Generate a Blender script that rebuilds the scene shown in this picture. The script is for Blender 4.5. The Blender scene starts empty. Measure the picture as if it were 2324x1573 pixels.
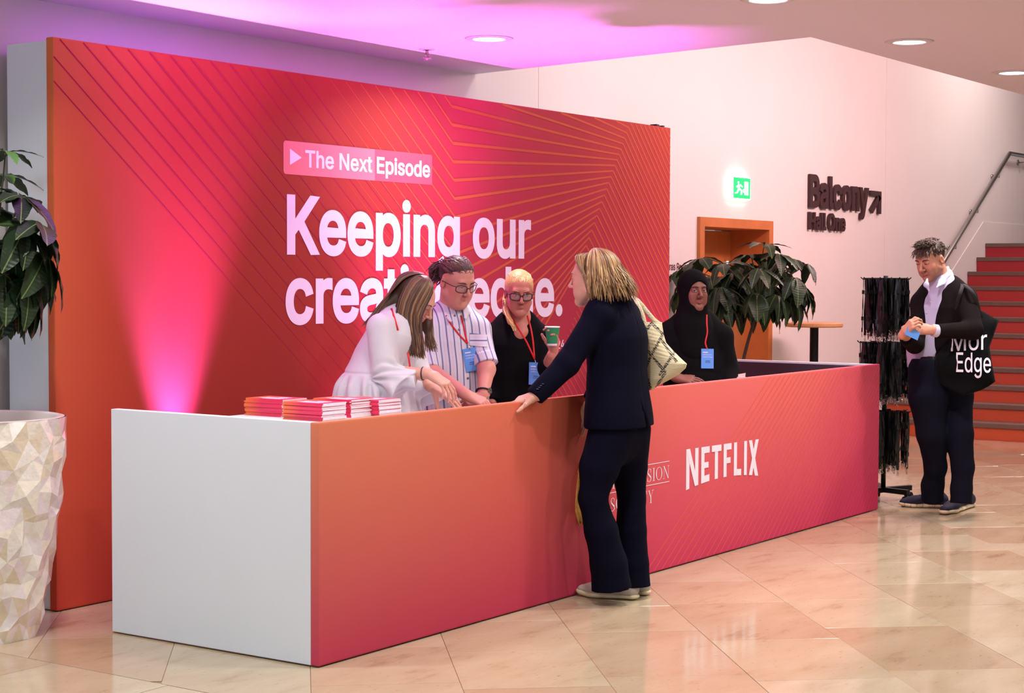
import bpy, bmesh, math, random
import numpy as np
from mathutils import Vector, Matrix
random.seed(7)
SC = bpy.context.scene
COL = SC.collection

# ------------------------------------------------------------------ camera
IMG_W, IMG_H = 2324, 1573
FOC = 3916.2
YAW, PITCH, ROLL = 0.598973, 0.0418352, 0.003943
EYE = np.array([0.0, 0.0, 1.5])
CF = np.array([math.cos(YAW)*math.cos(PITCH), math.sin(YAW)*math.cos(PITCH), -math.sin(PITCH)])
_R0 = np.array([math.sin(YAW), -math.cos(YAW), 0.0]); _U0 = np.cross(_R0, CF)
CR = math.cos(ROLL)*_R0 + math.sin(ROLL)*_U0
CU = math.cos(ROLL)*_U0 - math.sin(ROLL)*_R0
cam_data = bpy.data.cameras.new('camera'); cam = bpy.data.objects.new('camera', cam_data); COL.objects.link(cam)
cam_data.sensor_width = 36.0; cam_data.sensor_fit = 'HORIZONTAL'; cam_data.lens = FOC/IMG_W*36.0
cam.matrix_world = Matrix(((CR[0], CU[0], -CF[0], EYE[0]), (CR[1], CU[1], -CF[1], EYE[1]), (CR[2], CU[2], -CF[2], EYE[2]), (0, 0, 0, 1)))
cam_data.clip_end = 200
SC.camera = cam

# ------------------------------------------------------------------ world, exposure
def lin(c):
    c = c/255.0
    return c/12.92 if c <= 0.04045 else ((c+0.055)/1.055)**2.4
def rgb(r, g, b): return (lin(r), lin(g), lin(b), 1.0)
SC.view_settings.view_transform = 'Standard'
SC.view_settings.look = 'None'
SC.view_settings.gamma = 1.0
SC.view_settings.use_curve_mapping = False
SC.view_settings.exposure = 0.02
world = bpy.data.worlds.new('world'); SC.world = world; world.use_nodes = True
wbg = world.node_tree.nodes['Background']
wbg.inputs[0].default_value = (0.97, 0.95, 1.0, 1); wbg.inputs[1].default_value = 0.36

# ------------------------------------------------------------------ lights
CEIL = 2.75
def area(name, loc, target, size, power, col, shape='DISK', size_y=None, spread=180):
    l = bpy.data.lights.new(name, 'AREA'); l.shape = shape; l.size = size
    if size_y: l.size_y = size_y
    l.energy = power; l.color = col; l.spread = math.radians(spread)
    o = bpy.data.objects.new(name, l); COL.objects.link(o); o.location = loc
    o.rotation_euler = (Vector(target)-Vector(loc)).to_track_quat('-Z', 'Y').to_euler()
    return o
def spot(name, loc, target, power, col, angle, blend=0.6, radius=0.04):
    l = bpy.data.lights.new(name, 'SPOT'); l.energy = power; l.color = col; l.spot_size = math.radians(angle)
    l.spot_blend = blend; l.shadow_soft_size = radius
    o = bpy.data.objects.new(name, l); COL.objects.link(o); o.location = loc
    o.rotation_euler = (Vector(target)-Vector(loc)).to_track_quat('-Z', 'Y').to_euler()
    return o
# daylight from the glazed front of the lobby (far behind and left of the camera)
area('window_daylight', (-3.5, 5.0, 1.7), (5.0, 4.8, 0.9), 5.0, 210, (0.62, 0.82, 1.0), 'RECTANGLE', 2.4)
# the lobby's lamps further out in front of the desk, behind the camera
area('lobby_lamps', (4.0, -3.5, 2.7), (7.6, 4.4, 0.8), 4.0, 70, (1.0, 0.96, 0.95), 'RECTANGLE', 2.0)
# pink LED uplights standing on the floor behind the desk
spot('uplight_left', (5.82, 5.77, 0.45), (5.84, 5.93, 1.45), 900, (0.36, 0.13, 1.0), 46, 1.0, 0.05)
spot('uplight_left_ceiling', (5.98, 5.68, 0.35), (5.98, 5.42, 2.75), 480, (0.95, 0.14, 1.0), 48, 0.8, 0.05)
spot('uplight_middle', (7.55, 5.70, 0.35), (7.60, 5.46, 2.75), 580, (0.95, 0.14, 1.0), 66, 0.8, 0.05)
spot('uplight_middle_wall', (7.15, 5.70, 0.35), (7.15, 5.925, 1.3), 26, (1.0, 0.10, 0.72), 80, 0.9, 0.05)
spot('uplight_right', (10.15, 5.68, 0.35), (10.25, 5.925, 1.2), 40, (1.0, 0.05, 0.5), 80, 0.9, 0.05)
# unseen pink fill added in the stairwell to brighten the door wall
area('stairwell_pink_fill', (13.2, 3.95, 3.35), (13.4, 6.4, 1.5), 5.0, 150, (1.0, 0.61, 0.64), 'RECTANGLE', 0.4)
area('stairwell_lamp', (10.0, 5.2, 4.6), (9.8, 6.4, 2.4), 0.8, 30, (0.92, 0.96, 1.0))
area('stair_lamp', (18.0, 4.8, 4.8), (16.8, 5.4, 0.6), 0.8, 70, (1.0, 0.86, 0.84))

# ------------------------------------------------------------------ helpers
def ray(px, py): return CF + (px-1162)/FOC*CR + (786.5-py)/FOC*CU
def at(px, py, d): return EYE + ray(px, py)*d
def tag(o, label=None, cat=None, group=None, kind=None):
    if label: o['label'] = label
    if cat: o['category'] = cat
    if group: o['group'] = group
    if kind: o['kind'] = kind
    return o
def thing(name, label, cat, loc=(0, 0, 0), group=None, kind=None):
    o = bpy.data.objects.new(name, None); COL.objects.link(o); o.location = loc
    o.empty_display_size = 0.1
    return tag(o, label, cat, group, kind)
def attach(o, parent):
    if parent is not None:
        o.parent = parent
        if parent.type == 'EMPTY':
            m = Matrix.LocRotScale(parent.location, parent.rotation_euler, parent.scale)
            o.matrix_parent_inverse = m.inverted()
        else:
            o.matrix_parent_inverse = parent.matrix_basis.inverted()
    return o
def mesh(name, V, Fc, mats, parent=None, smooth=False, matidx=None, col=None):
    me = bpy.data.meshes.new(name)
    if isinstance(V, np.ndarray) and isinstance(Fc, np.ndarray):
        n, k = Fc.shape
        me.vertices.add(len(V)); me.vertices.foreach_set('co', V.astype(np.float32).ravel())
        me.loops.add(n*k); me.loops.foreach_set('vertex_index', Fc.astype(np.int32).ravel())
        me.polygons.add(n); me.polygons.foreach_set('loop_start', (np.arange(n)*k).astype(np.int32))
        me.update(calc_edges=True); me.validate()
    else:
        me.from_pydata([tuple(v) for v in V], [], [tuple(f) for f in Fc]); me.update()
    if mats is not None:
        for m in (mats if isinstance(mats, (list, tuple)) else [mats]): me.materials.append(m)
    if matidx is not None: me.polygons.foreach_set('material_index', np.asarray(matidx, dtype=np.int32))
    if smooth: me.polygons.foreach_set('use_smooth', np.ones(len(me.polygons), dtype=bool))
    if col is not None:
        a = me.color_attributes.new('Col', 'FLOAT_COLOR', 'POINT')
        c = np.ones((len(me.vertices), 4), np.float32); c[:, :3] = col[:, :3]; a.data.foreach_set('color', c.ravel())
    o = bpy.data.objects.new(name, me); COL.objects.link(o)
    return attach(o, parent)
class MB:
    """collects simple shapes into one mesh"""
    def __init__(s): s.v = []; s.f = []; s.m = []; s.c = []
    def add(s, V, Fc, m=0, c=None):
        b = len(s.v); s.v += [tuple(map(float, p)) for p in V]; s.f += [tuple(i+b for i in f) for f in Fc]; s.m += [m]*len(Fc)
        s.c += [c if c is not None else (1, 1, 1)]*len(V)
        return s
    def box(s, lo, hi, m=0, c=None, bev=0.0):
        (x0, y0, z0), (x1, y1, z1) = lo, hi
        if bev <= 0:
            V = [(x0,y0,z0),(x1,y0,z0),(x1,y1,z0),(x0,y1,z0),(x0,y0,z1),(x1,y0,z1),(x1,y1,z1),(x0,y1,z1)]
            F = [(3,2,1,0),(4,5,6,7),(0,1,5,4),(1,2,6,5),(2,3,7,6),(3,0,4,7)]
            return s.add(V, F, m, c)
        bm = bmesh.new(); bmesh.ops.create_cube(bm, size=1)
        for v in bm.verts:
            v.co = Vector(((x0+x1)/2+v.co.x*(x1-x0), (y0+y1)/2+v.co.y*(y1-y0), (z0+z1)/2+v.co.z*(z1-z0)))
        bmesh.ops.bevel(bm, geom=bm.edges[:], offset=bev, segments=2, affect='EDGES', profile=0.7)
        bm.verts.index_update()
        s.add([v.co[:] for v in bm.verts], [[v.index for v in f.verts] for f in bm.faces], m, c); bm.free()
        return s
    def tube(s, pts, r, n=8, m=0, c=None, closed=False, cap=True, flat=None):
        pts = [Vector(p) for p in pts]; N = len(pts)
        rs = r if isinstance(r, (list, tuple, np.ndarray)) else [r]*N
        V = []; F = []; up = None
        for i, p in enumerate(pts):
            a = pts[(i-1) % N] if (closed or i > 0) else p; b = pts[(i+1) % N] if (closed or i < N-1) else p
            t = (b-a).normalized() if (b-a).length > 1e-9 else Vector((0, 0, 1))
            if up is None:
                ref = Vector(flat) if flat is not None else (Vector((0, 0, 1)) if abs(t.z) < 0.9 else Vector((1, 0, 0)))
                up = ref
            x = t.cross(up)
            if x.length < 1e-6: x = t.cross(Vector((1, 0.3, 0.2)))
            x.normalize(); y = x.cross(t).normalized()
            if flat is None: up = y
            ra = rs[i]; rx, ry = (ra if isinstance(ra, (tuple, list)) else (ra, ra))
            for k in range(n):
                a_ = 2*math.pi*(k+0.5)/n
                V.append(p + x*math.cos(a_)*rx + y*math.sin(a_)*ry)
        M = N if closed else N-1
        for i in range(M):
            for k in range(n):
                j = (i+1) % N
                F.append((i*n+k, i*n+(k+1) % n, j*n+(k+1) % n, j*n+k))
        if cap and not closed:
            F.append(tuple(reversed(range(n)))); F.append(tuple(range((N-1)*n, N*n)))
        return s.add(V, F, m, c)
    def lathe(s, prof, c0=(0, 0, 0), n=32, m=0, c=None, cap=False):
        V = []; F = []
        for (r, z) in prof:
            for k in range(n):
                a = 2*math.pi*k/n; V.append((c0[0]+r*math.cos(a), c0[1]+r*math.sin(a), c0[2]+z))
        for i in range(len(prof)-1):
            for k in range(n):
                F.append((i*n+k, i*n+(k+1) % n, (i+1)*n+(k+1) % n, (i+1)*n+k))
        if cap:
            F.append(tuple(reversed(range(n)))); F.append(tuple(range((len(prof)-1)*n, len(prof)*n)))
        return s.add(V, F, m, c)
    def prism(s, poly, d0, d1, fr, m=0, c=None):
        """poly in 2D, extruded; fr(a,b,d)->xyz"""
        n = len(poly); V = [fr(a, b, d0) for a, b in poly]+[fr(a, b, d1) for a, b in poly]
        F = [tuple(range(n)), tuple(reversed(range(n, 2*n)))]+[((i+1) % n, i, n+i, n+(i+1) % n) for i in range(n)]
        return s.add(V, F, m, c)
    def build(s, name, mats, parent=None, smooth=False, colors=False):
        o = mesh(name, s.v, s.f, mats, parent, smooth, s.m, np.array(s.c) if colors else None)
        return o

# ------------------------------------------------------------------ materials
def mat(name, color=(0.8, 0.8, 0.8, 1), rough=0.6, metal=0.0, noise=0.0, nscale=20.0, bump=0.0, bscale=60.0, coat=0.0, emit=None, estr=0.0, attr=False, sheen=0.0, spec=0.5, sss=0.0):
    m = bpy.data.materials.new(name); m.use_nodes = True; nt = m.node_tree; N = nt.nodes; L = nt.links
    p = N['Principled BSDF']; p.inputs['Base Color'].default_value = color; p.inputs['Roughness'].default_value = rough
    p.inputs['Metallic'].default_value = metal; p.inputs['Coat Weight'].default_value = coat; p.inputs['Specular IOR Level'].default_value = spec
    if sheen: p.inputs['Sheen Weight'].default_value = sheen
    if sss: p.inputs['Subsurface Weight'].default_value = sss; p.inputs['Subsurface Radius'].default_value = (0.01, 0.004, 0.002); p.inputs['Subsurface Scale'].default_value = 0.6
    src = None
    if attr:
        a = N.new('ShaderNodeAttribute'); a.attribute_name = 'Col'; src = a.outputs['Color']
    if noise > 0:
        tc = N.new('ShaderNodeTexCoord'); nz = N.new('ShaderNodeTexNoise'); nz.inputs['Scale'].default_value = nscale; nz.inputs['Detail'].default_value = 4
        L.new(tc.outputs['Object'], nz.inputs['Vector'])
        mr = N.new('ShaderNodeMapRange'); mr.inputs['From Min'].default_value = 0.3; mr.inputs['From Max'].default_value = 0.7
        mr.inputs['To Min'].default_value = 1-noise; mr.inputs['To Max'].default_value = 1+noise*0.6
        L.new(nz.outputs['Fac'], mr.inputs['Value'])
        mx = N.new('ShaderNodeMix'); mx.data_type = 'RGBA'; mx.blend_type = 'MULTIPLY'; mx.inputs['Factor'].default_value = 1
        if src: L.new(src, mx.inputs[6])
        else: mx.inputs[6].default_value = color
        L.new(mr.outputs['Result'], mx.inputs[7]); src = mx.outputs[2]
    if src: L.new(src, p.inputs['Base Color'])
    if bump > 0:
        tc = N.new('ShaderNodeTexCoord'); nz = N.new('ShaderNodeTexNoise'); nz.inputs['Scale'].default_value = bscale; nz.inputs['Detail'].default_value = 3
        L.new(tc.outputs['Object'], nz.inputs['Vector']); b = N.new('ShaderNodeBump'); b.inputs['Strength'].default_value = bump; b.inputs['Distance'].default_value = 0.01
        L.new(nz.outputs['Fac'], b.inputs['Height']); L.new(b.outputs['Normal'], p.inputs['Normal'])
    if emit:
        p.inputs['Emission Color'].default_value = emit; p.inputs['Emission Strength'].default_value = estr
    return m
def ramp_node(nt, stops, interp='LINEAR'):
    r = nt.nodes.new('ShaderNodeValToRGB'); cr = r.color_ramp; cr.interpolation = interp
    while len(cr.elements) > 1: cr.elements.remove(cr.elements[-1])
    cr.elements[0].position = stops[0][0]; cr.elements[0].color = stops[0][1]
    for p, c in stops[1:]:
        e = cr.elements.new(p); e.color = c
    return r
def print_mat(name, u0, u1, z0, z1, top, bottom, rough=0.75):
    """printed fabric: a horizontal ramp for the top edge, another for the bottom edge, blended over the height"""
    m = bpy.data.materials.new(name); m.use_nodes = True; nt = m.node_tree; N = nt.nodes; L = nt.links
    p = N['Principled BSDF']; p.inputs['Roughness'].default_value = rough; p.inputs['Specular IOR Level'].default_value = 0.25
    tc = N.new('ShaderNodeTexCoord'); sx = N.new('ShaderNodeSeparateXYZ'); L.new(tc.outputs['Object'], sx.inputs[0])
    a = N.new('ShaderNodeMapRange'); a.inputs[1].default_value = u0; a.inputs[2].default_value = u1; L.new(sx.outputs['X'], a.inputs[0])
    b = N.new('ShaderNodeMapRange'); b.inputs[1].default_value = z0; b.inputs[2].default_value = z1; L.new(sx.outputs['Z'], b.inputs[0])
    r1 = ramp_node(nt, top); r2 = ramp_node(nt, bottom); L.new(a.outputs[0], r1.inputs[0]); L.new(a.outputs[0], r2.inputs[0])
    mx = N.new('ShaderNodeMix'); mx.data_type = 'RGBA'; L.new(b.outputs[0], mx.inputs[0]); L.new(r2.outputs[0], mx.inputs[6]); L.new(r1.outputs[0], mx.inputs[7])
    L.new(mx.outputs[2], p.inputs['Base Color'])
    wv = N.new('ShaderNodeTexNoise'); wv.inputs['Scale'].default_value = 400; L.new(tc.outputs['Object'], wv.inputs['Vector'])
    bp = N.new('ShaderNodeBump'); bp.inputs['Strength'].default_value = 0.06; bp.inputs['Distance'].default_value = 0.002
    L.new(wv.outputs['Fac'], bp.inputs['Height']); L.new(bp.outputs['Normal'], p.inputs['Normal'])
    return m
M = {}
M['wall'] = mat('wall_paint', rgb(226, 218, 214), 0.85, noise=0.02, nscale=1.5)
M['ceiling'] = mat('ceiling_paint', rgb(230, 220, 226), 0.9)
M['white_panel'] = mat('white_laminate', rgb(218, 222, 226), 0.55, noise=0.01, nscale=3)
M['dark_inside'] = mat('dark_laminate', rgb(52, 36, 46), 0.5)
M['black_metal'] = mat('black_metal', rgb(22, 22, 24), 0.4, metal=0.6)
M['steel'] = mat('brushed_steel', rgb(176, 172, 166), 0.32, metal=1.0)
M['print_white'] = mat('white_print', rgb(236, 226, 240), 0.75, spec=0.25)
M['wood'] = mat('oak_veneer', rgb(196, 116, 62), 0.45, noise=0.12, nscale=6)
M['wood_pale'] = mat('pale_wood', rgb(206, 150, 104), 0.45, noise=0.12, nscale=8)

# ------------------------------------------------------------------ the setting: floor, walls, ceiling
TA = math.radians(41.4); TCOS, TSIN = math.cos(TA), math.sin(TA)   # tile columns run at 41 degrees to the desk
def stone_mat():
    m = bpy.data.materials.new('limestone'); m.use_nodes = True; nt = m.node_tree; N = nt.nodes; L = nt.links
    p = N['Principled BSDF']; p.inputs['Roughness'].default_value = 0.11; p.inputs['Specular IOR Level'].default_value = 0.6
    oi = N.new('ShaderNodeObjectInfo'); geo = N.new('ShaderNodeNewGeometry')
    r = ramp_node(nt, [(0, rgb(184, 170, 146)), (0.25, rgb(196, 184, 160)), (0.5, rgb(184, 166, 142)), (0.75, rgb(202, 194, 172)), (1, rgb(188, 178, 153))])
    L.new(oi.outputs['Random'], r.inputs[0])
    mp = N.new('ShaderNodeMapping'); mp.vector_type = 'POINT'; mp.inputs['Rotation'].default_value = (0, 0, math.radians(50)); mp.inputs['Scale'].default_value = (1.0, 3.0, 1.0)
    L.new(geo.outputs['Position'], mp.inputs[0])
    n1 = N.new('ShaderNodeTexNoise'); n1.inputs['Scale'].default_value = 2.2; n1.inputs['Detail'].default_value = 8; n1.inputs['Roughness'].default_value = 0.62; L.new(mp.outputs[0], n1.inputs['Vector'])
    r2 = ramp_node(nt, [(0.28, rgb(186, 156, 126)), (0.42, rgb(226, 212, 192)), (0.62, rgb(238, 228, 214)), (0.8, rgb(250, 246, 238))]); L.new(n1.outputs['Fac'], r2.inputs[0])
    mx = N.new('ShaderNodeMix'); mx.data_type = 'RGBA'; mx.blend_type = 'MULTIPLY'; mx.inputs[0].default_value = 0.75; L.new(r.outputs[0], mx.inputs[6]); L.new(r2.outputs[0], mx.inputs[7])
    n2 = N.new('ShaderNodeTexNoise'); n2.inputs['Scale'].default_value = 26; n2.inputs['Detail'].default_value = 3; L.new(mp.outputs[0], n2.inputs['Vector'])
    r3 = ramp_node(nt, [(0.0, (0.62, 0.5, 0.4, 1)), (0.28, (0.75, 0.66, 0.56, 1)), (0.36, (1, 1, 1, 1))]); L.new(n2.outputs['Fac'], r3.inputs[0])
    mx2 = N.new('ShaderNodeMix'); mx2.data_type = 'RGBA'; mx2.blend_type = 'MULTIPLY'; mx2.inputs[0].default_value = 0.8; L.new(mx.outputs[2], mx2.inputs[6]); L.new(r3.outputs[0], mx2.inputs[7])
    L.new(mx2.outputs[2], p.inputs['Base Color'])
    mr = N.new('ShaderNodeMapRange'); mr.inputs[3].default_value = 0.06; mr.inputs[4].default_value = 0.17; L.new(n1.outputs['Fac'], mr.inputs[0]); L.new(mr.outputs[0], p.inputs['Roughness'])
    return m
M['stone'] = stone_mat()
M['grout'] = mat('grout', rgb(150, 122, 100), 0.7)
fl = MB().box((-14, -12, -0.12), (26, 12, -0.004)).build('floor', M['grout']); tag(fl, kind='structure')

def clip_poly(poly, a, b, c):
    """keep a*x+b*y>=c"""
    out = []
    for i in range(len(poly)):
        p, q = poly[i], poly[(i+1) % len(poly)]
        dp, dq = a*p[0]+b*p[1]-c, a*q[0]+b*q[1]-c
        if dp >= 0: out.append(p)
        if (dp >= 0) != (dq >= 0):
            t = dp/(dp-dq); out.append((p[0]+(q[0]-p[0])*t, p[1]+(q[1]-p[1])*t))
    return out
def in_view(x, y, z=0.0, mx=120):
    d = np.array([x, y, z])-EYE; w = d@CF
    if w < 0.5: return False
    px, py = 1162+FOC*(d@CR)/w, 786.5-FOC*(d@CU)/w
    return -mx-200 < px < IMG_W+mx+200 and py < IMG_H+mx*3
CUT_U = 4.44
def put_tile(poly, gap=0.0014):
    cx = sum(p[0] for p in poly)/len(poly); cy = sum(p[1] for p in poly)/len(poly)
    dz = random.uniform(-0.0005, 0.0005)
    ins = []
    for (x, y) in poly:
        l = math.hypot(x-cx, y-cy); k = 1-gap*1.3/max(l, 0.05); ins.append((cx+(x-cx)*k, cy+(y-cy)*k))
    n = len(ins); k2 = 0.9955
    V = [(x-cx, y-cy, -0.004) for x, y in ins]+[(x-cx, y-cy, dz-0.0006) for x, y in ins]+[((x-cx)*k2, (y-cy)*k2, dz) for x, y in ins]
    F = [tuple(range(2*n, 3*n))]+[(i, (i+1) % n, n+(i+1) % n, n+i) for i in range(n)]+[(n+i, n+(i+1) % n, 2*n+(i+1) % n, 2*n+i) for i in range(n)]
    me = bpy.data.meshes.new('floor_tile'); me.from_pydata(V, [], F); me.materials.append(M['stone'])
    o = bpy.data.objects.new('floor_tile', me); COL.objects.link(o); o.parent = fl; o.location = (cx, cy, 0)
    return o
CW = 0.5445
ntile = 0
for c in range(-16, 8):
    n0 = -1.135+c*CW
    a = 6.75 - 12.0 + (random.uniform(-0.3, 0.3) if c != 0 else 0.0)
    k = 0
    while a < 22:
        Lt = 0.62 if c == 0 else random.choice([0.55, 0.62, 0.62, 0.7, 0.8])
        if c == 0: Lt = 0.60
        poly = [(a*TCOS-n*TSIN, a*TSIN+n*TCOS) for a, n in ((a, n0), (a+Lt, n0), (a+Lt, n0+CW), (a, n0+CW))]
        a += Lt
        poly = clip_poly(poly, 1, 0, CUT_U+0.001)
        poly = clip_poly(poly, 0, -1, -6.36) if poly else poly
        poly = clip_poly(poly, -1, 0, -15.46) if poly else poly
        if len(poly) < 3: continue
        A = 0.5*abs(sum(poly[i][0]*poly[(i+1) % len(poly)][1]-poly[(i+1) % len(poly)][0]*poly[i][1] for i in range(len(poly))))
        if A < 0.004: continue
        cx = sum(p[0] for p in poly)/len(poly); cy = sum(p[1] for p in poly)/len(poly)
        if not in_view(cx, cy): continue
        if 5.6 < cx < 10.0 and 4.9 < cy < 6.3: continue        # hidden behind the desk
        put_tile(poly); ntile += 1
for i in range(-2, 6):
    for j in range(0, 6):
        x1 = CUT_U-0.001-i*0.62; y0 = 3.3+j*0.62+(0.31 if i % 2 else 0)
        if i < 0: continue
        if in_view(x1-0.31, y0+0.31): put_tile([(x1-0.62, y0), (x1, y0), (x1, y0+0.62), (x1-0.62, y0+0.62)]); ntile += 1
print('tiles', ntile)

# ceiling: low soffit over the lobby, ending where the stairwell opens up
def slab(name, poly, z0, z1, m, kind='structure'):
    o = MB().prism(poly, z0, z1, lambda a, b, d: (a, b, d)).build(name, m); tag(o, kind=kind); return o
slab('ceiling', [(-14, -12), (26, -12), (26, 3.78), (8.41, 3.85), (8.83, 6.31), (8.83, 7.0), (-14, 7.0)], CEIL, CEIL+0.35, M['ceiling'])
slab('ceiling_stairwell', [(8.2, 3.6), (26, 3.6), (26, 7.2), (8.2, 7.2)], 5.2, 5.3, M['ceiling'])
tag(MB().box((-14, 6.31, 0), (8.83, 6.9, CEIL)).build('wall_back', M['wall']), kind='structure')
WV = 6.38
DU0, DU1, DZ = 11.885, 13.175, 1.952     # door frame outer edges
mb = MB()
seams = [8.83, 9.63, DU0]
mb.box((8.83, WV, 0), (9.645, 6.9, 5.2)); mb.box((9.650, WV, 0), (DU0, 6.9, 5.2)); mb.box((DU1, WV, 0), (15.655, 6.9, 5.2)); mb.box((15.66, WV, 0), (26, 6.9, 5.2))
mb.box((DU0, WV, DZ), (DU1, 6.9, 5.2)); mb.box((9.6, WV+0.004, 0), (9.7, 6.8, 5.2)); mb.box((15.6, WV+0.004, 0), (15.7, 6.8, 5.2))
tag(mb.build('wall_stair', M['wall']), kind='structure')
# stairwell return above the lobby ceiling edge
mb = MB(); mb.box((8.2, 3.55, CEIL+0.35), (26, 3.8, 5.2)); mb.box((8.2, 3.6, CEIL+0.35), (8.42, 7.0, 5.2)); mb.box((25.85, 3.5, 2.9), (26, 7, 5.2))
tag(mb.build('wall_upper', M['wall']), kind='structure')
# far lobby walls out of the picture, what the floor and steel reflect
tag(MB().box((-14.2, -12, 0), (-14, 7, 3.1)).build('wall_left', M['wall']), kind='structure')

# doorway
dr = thing('door_1', None, None, (12.53, WV, 0)); tag(dr, kind='structure')
mb = MB(); fw = 0.075
mb.box((DU0, WV-0.03, 0), (DU0+fw, WV+0.42, DZ), bev=0.004).build('door_frame', M['wood'], dr)
MB().box((DU1-fw, WV-0.03, 0), (DU1, WV+0.42, DZ), bev=0.004).build('door_frame', M['wood'], dr)
MB().box((DU0+fw, WV-0.03, DZ-fw), (DU1-fw, WV+0.42, DZ), bev=0.004).build('door_frame', M['wood'], dr)
# door leaf with a tall narrow glass pane
lf = MB(); y0, y1 = WV+0.33, WV+0.375; gu0, gu1 = 13.0, 13.09
lf.box((DU0+fw, y0, 0.01), (gu0, y1, DZ-fw-0.01)); lf.box((gu1, y0, 0.01), (DU1-fw, y1, DZ-fw-0.01)); lf.box((gu0, y0, 0.01), (gu1, y1, 0.25)); lf.box((gu0, y0, 1.62), (gu1, y1, DZ-fw-0.01))
lf = lf.build('door_leaf', M['wood'], dr)
M['glow_glass'] = mat('bright_pane', rgb(214, 226, 232), 0.15, emit=(0.9, 0.96, 1.0, 1), estr=0.75)
MB().box((gu0, y0+0.012, 0.25), (gu1, y1-0.012, 1.62)).build('pane', M['glow_glass'], lf)
mb = MB(); mb.box((gu0-0.012, y0-0.006, 0.24), (gu0+0.012, y0, 1.63)); mb.box((gu1-0.012, y0-0.006, 0.24), (gu1+0.012, y0, 1.63)); mb.build('glazing_bead', mat('brass_bead', rgb(170, 130, 80), 0.4, metal=0.5), lf)

# skirting line that follows the stairs on the wall
mb = MB()
RIS, TRD, SU0 = 0.1548, 0.275, 15.47
p0 = (SU0-0.1, 0.12); p1 = (18.42, 2.09)
poly = [(SU0-0.45, 0.0), (SU0-0.45, 0.14), (p1[0], p1[1]), (26, p1[1]+0.0), (26, 0)]
MB().prism(poly, WV-0.008, WV+0.02, lambda a, b, d: (a, d, b)).build('trim_1', M['wall'])
tag(bpy.data.objects['trim_1'], kind='structure')

# ------------------------------------------------------------------ staircase
st = thing('staircase', 'orange and red staircase with brown treads climbing along the white wall', 'stairs', (SU0, 5.2, 0))
M['tread'] = mat('brown_tread', rgb(110, 86, 76), 0.6, noise=0.08, nscale=14)
def riser_mat(i):
    t = i/11.0
    return mat('riser_print', rgb(int(196-24*t), int(84-48*t), int(46+2*t)), 0.6)
SV0, SV1 = 3.2, WV-0.012
for k in range(12):
    u = SU0+k*TRD; z = k*RIS
    MB().box((u, SV0, z), (u+0.02, SV1, z+RIS-0.04)).build('riser', riser_mat(k), st)
    last = (k == 11)
    MB().box((u-0.015, SV0, z+RIS-0.042), (u+TRD+0.02 if not last else 22.0, SV1, z+RIS), bev=0.004).build('tread', M['tread'], st)
    if k > 0: MB().box((u+0.02, SV0, z-RIS*0.9), (u+0.05, SV1, z)).build('string_block', M['tread'], st)

# handrail
hr = thing('handrail', 'brushed steel handrail on the wall above the stairs', 'handrail', (17.5, WV-0.09, 1.2))
RY = WV-0.085
pts = [(15.9, RY, 1.02), (16.05, RY, 1.14)]
pA, pB = np.array([16.62, RY, 1.41]), np.array([19.02, RY, 2.865])
d = (pB-pA)/np.linalg.norm(pB-pA)
pts = [tuple(pA-d*0.85), tuple(pA), tuple(pB), (22.5, RY, 2.875)]
MB().tube(pts, 0.024, 12).build('rail', M['steel'], hr, True)
for t in (0.03, 0.31, 0.58, 0.86, 1.16):
    q = pA+(pB-pA)*t if t < 1 else np.array([19.55, RY, 2.87])
    b = MB(); b.tube([q+np.array([0, 0, -0.015]), q+np.array([0.0, 0.0, -0.075]), q+np.array([0, 0.078, -0.075])], 0.008, 8)
    b.tube([(q[0], WV-0.012, q[2]-0.075), (q[0], WV-0.001, q[2]-0.075)], 0.032, 14); b.build('bracket', M['steel'], hr, True)

# ------------------------------------------------------------------ downlights in the ceiling
M['lamp_glow'] = mat('lamp_glow', (1, 1, 1, 1), 0.4, emit=(0.93, 0.93, 1.0, 1), estr=9.0)
M['lamp_rim'] = mat('lamp_rim', rgb(214, 206, 206), 0.5)
DL = [(7.536, 5.299, 'recessed ceiling downlight glowing in the magenta patch of the ceiling', 26), (7.155, 3.487, 'recessed ceiling downlight cut by the top edge of the picture', 34),
      (8.847, 3.479, 'recessed ceiling downlight above the man with the tote bag', 34), (10.52, 3.466, 'recessed ceiling downlight at the right edge of the picture', 34),
      (5.47, 3.49, None, 30), (3.8, 3.49, None, 30), (12.2, 3.45, None, 30), (7.15, 1.7, None, 34), (8.85, 1.7, None, 34), (10.5, 1.7, None, 34), (5.45, 1.7, None, 30), (4.35, 4.95, None, 34)]  # last beam is an unseen key, added off the rows to brighten the left plant
for i, (x, y, lab, pw) in enumerate(DL):
    if lab:
        t = thing('ceiling_downlight', lab, 'downlight', (x, y, CEIL), 'round downlights in the lobby ceiling')
        MB().lathe([(0.085, -0.002), (0.088, -0.008), (0.118, -0.006), (0.13, 0.0), (0.085, 0.0)], (x, y, CEIL), 40).build('rim', M['lamp_rim'], t, True)
        MB().lathe([(0.0001, -0.0045), (0.084, -0.0045), (0.085, -0.002)], (x, y, CEIL), 32).build('lamp', M['lamp_glow'], t, True)
    area('downlight_beam', (x, y, CEIL-0.012), (x, y, 0), 0.16, pw*0.68, (1.0, 0.96, 0.94), 'DISK', None, 140)
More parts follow.
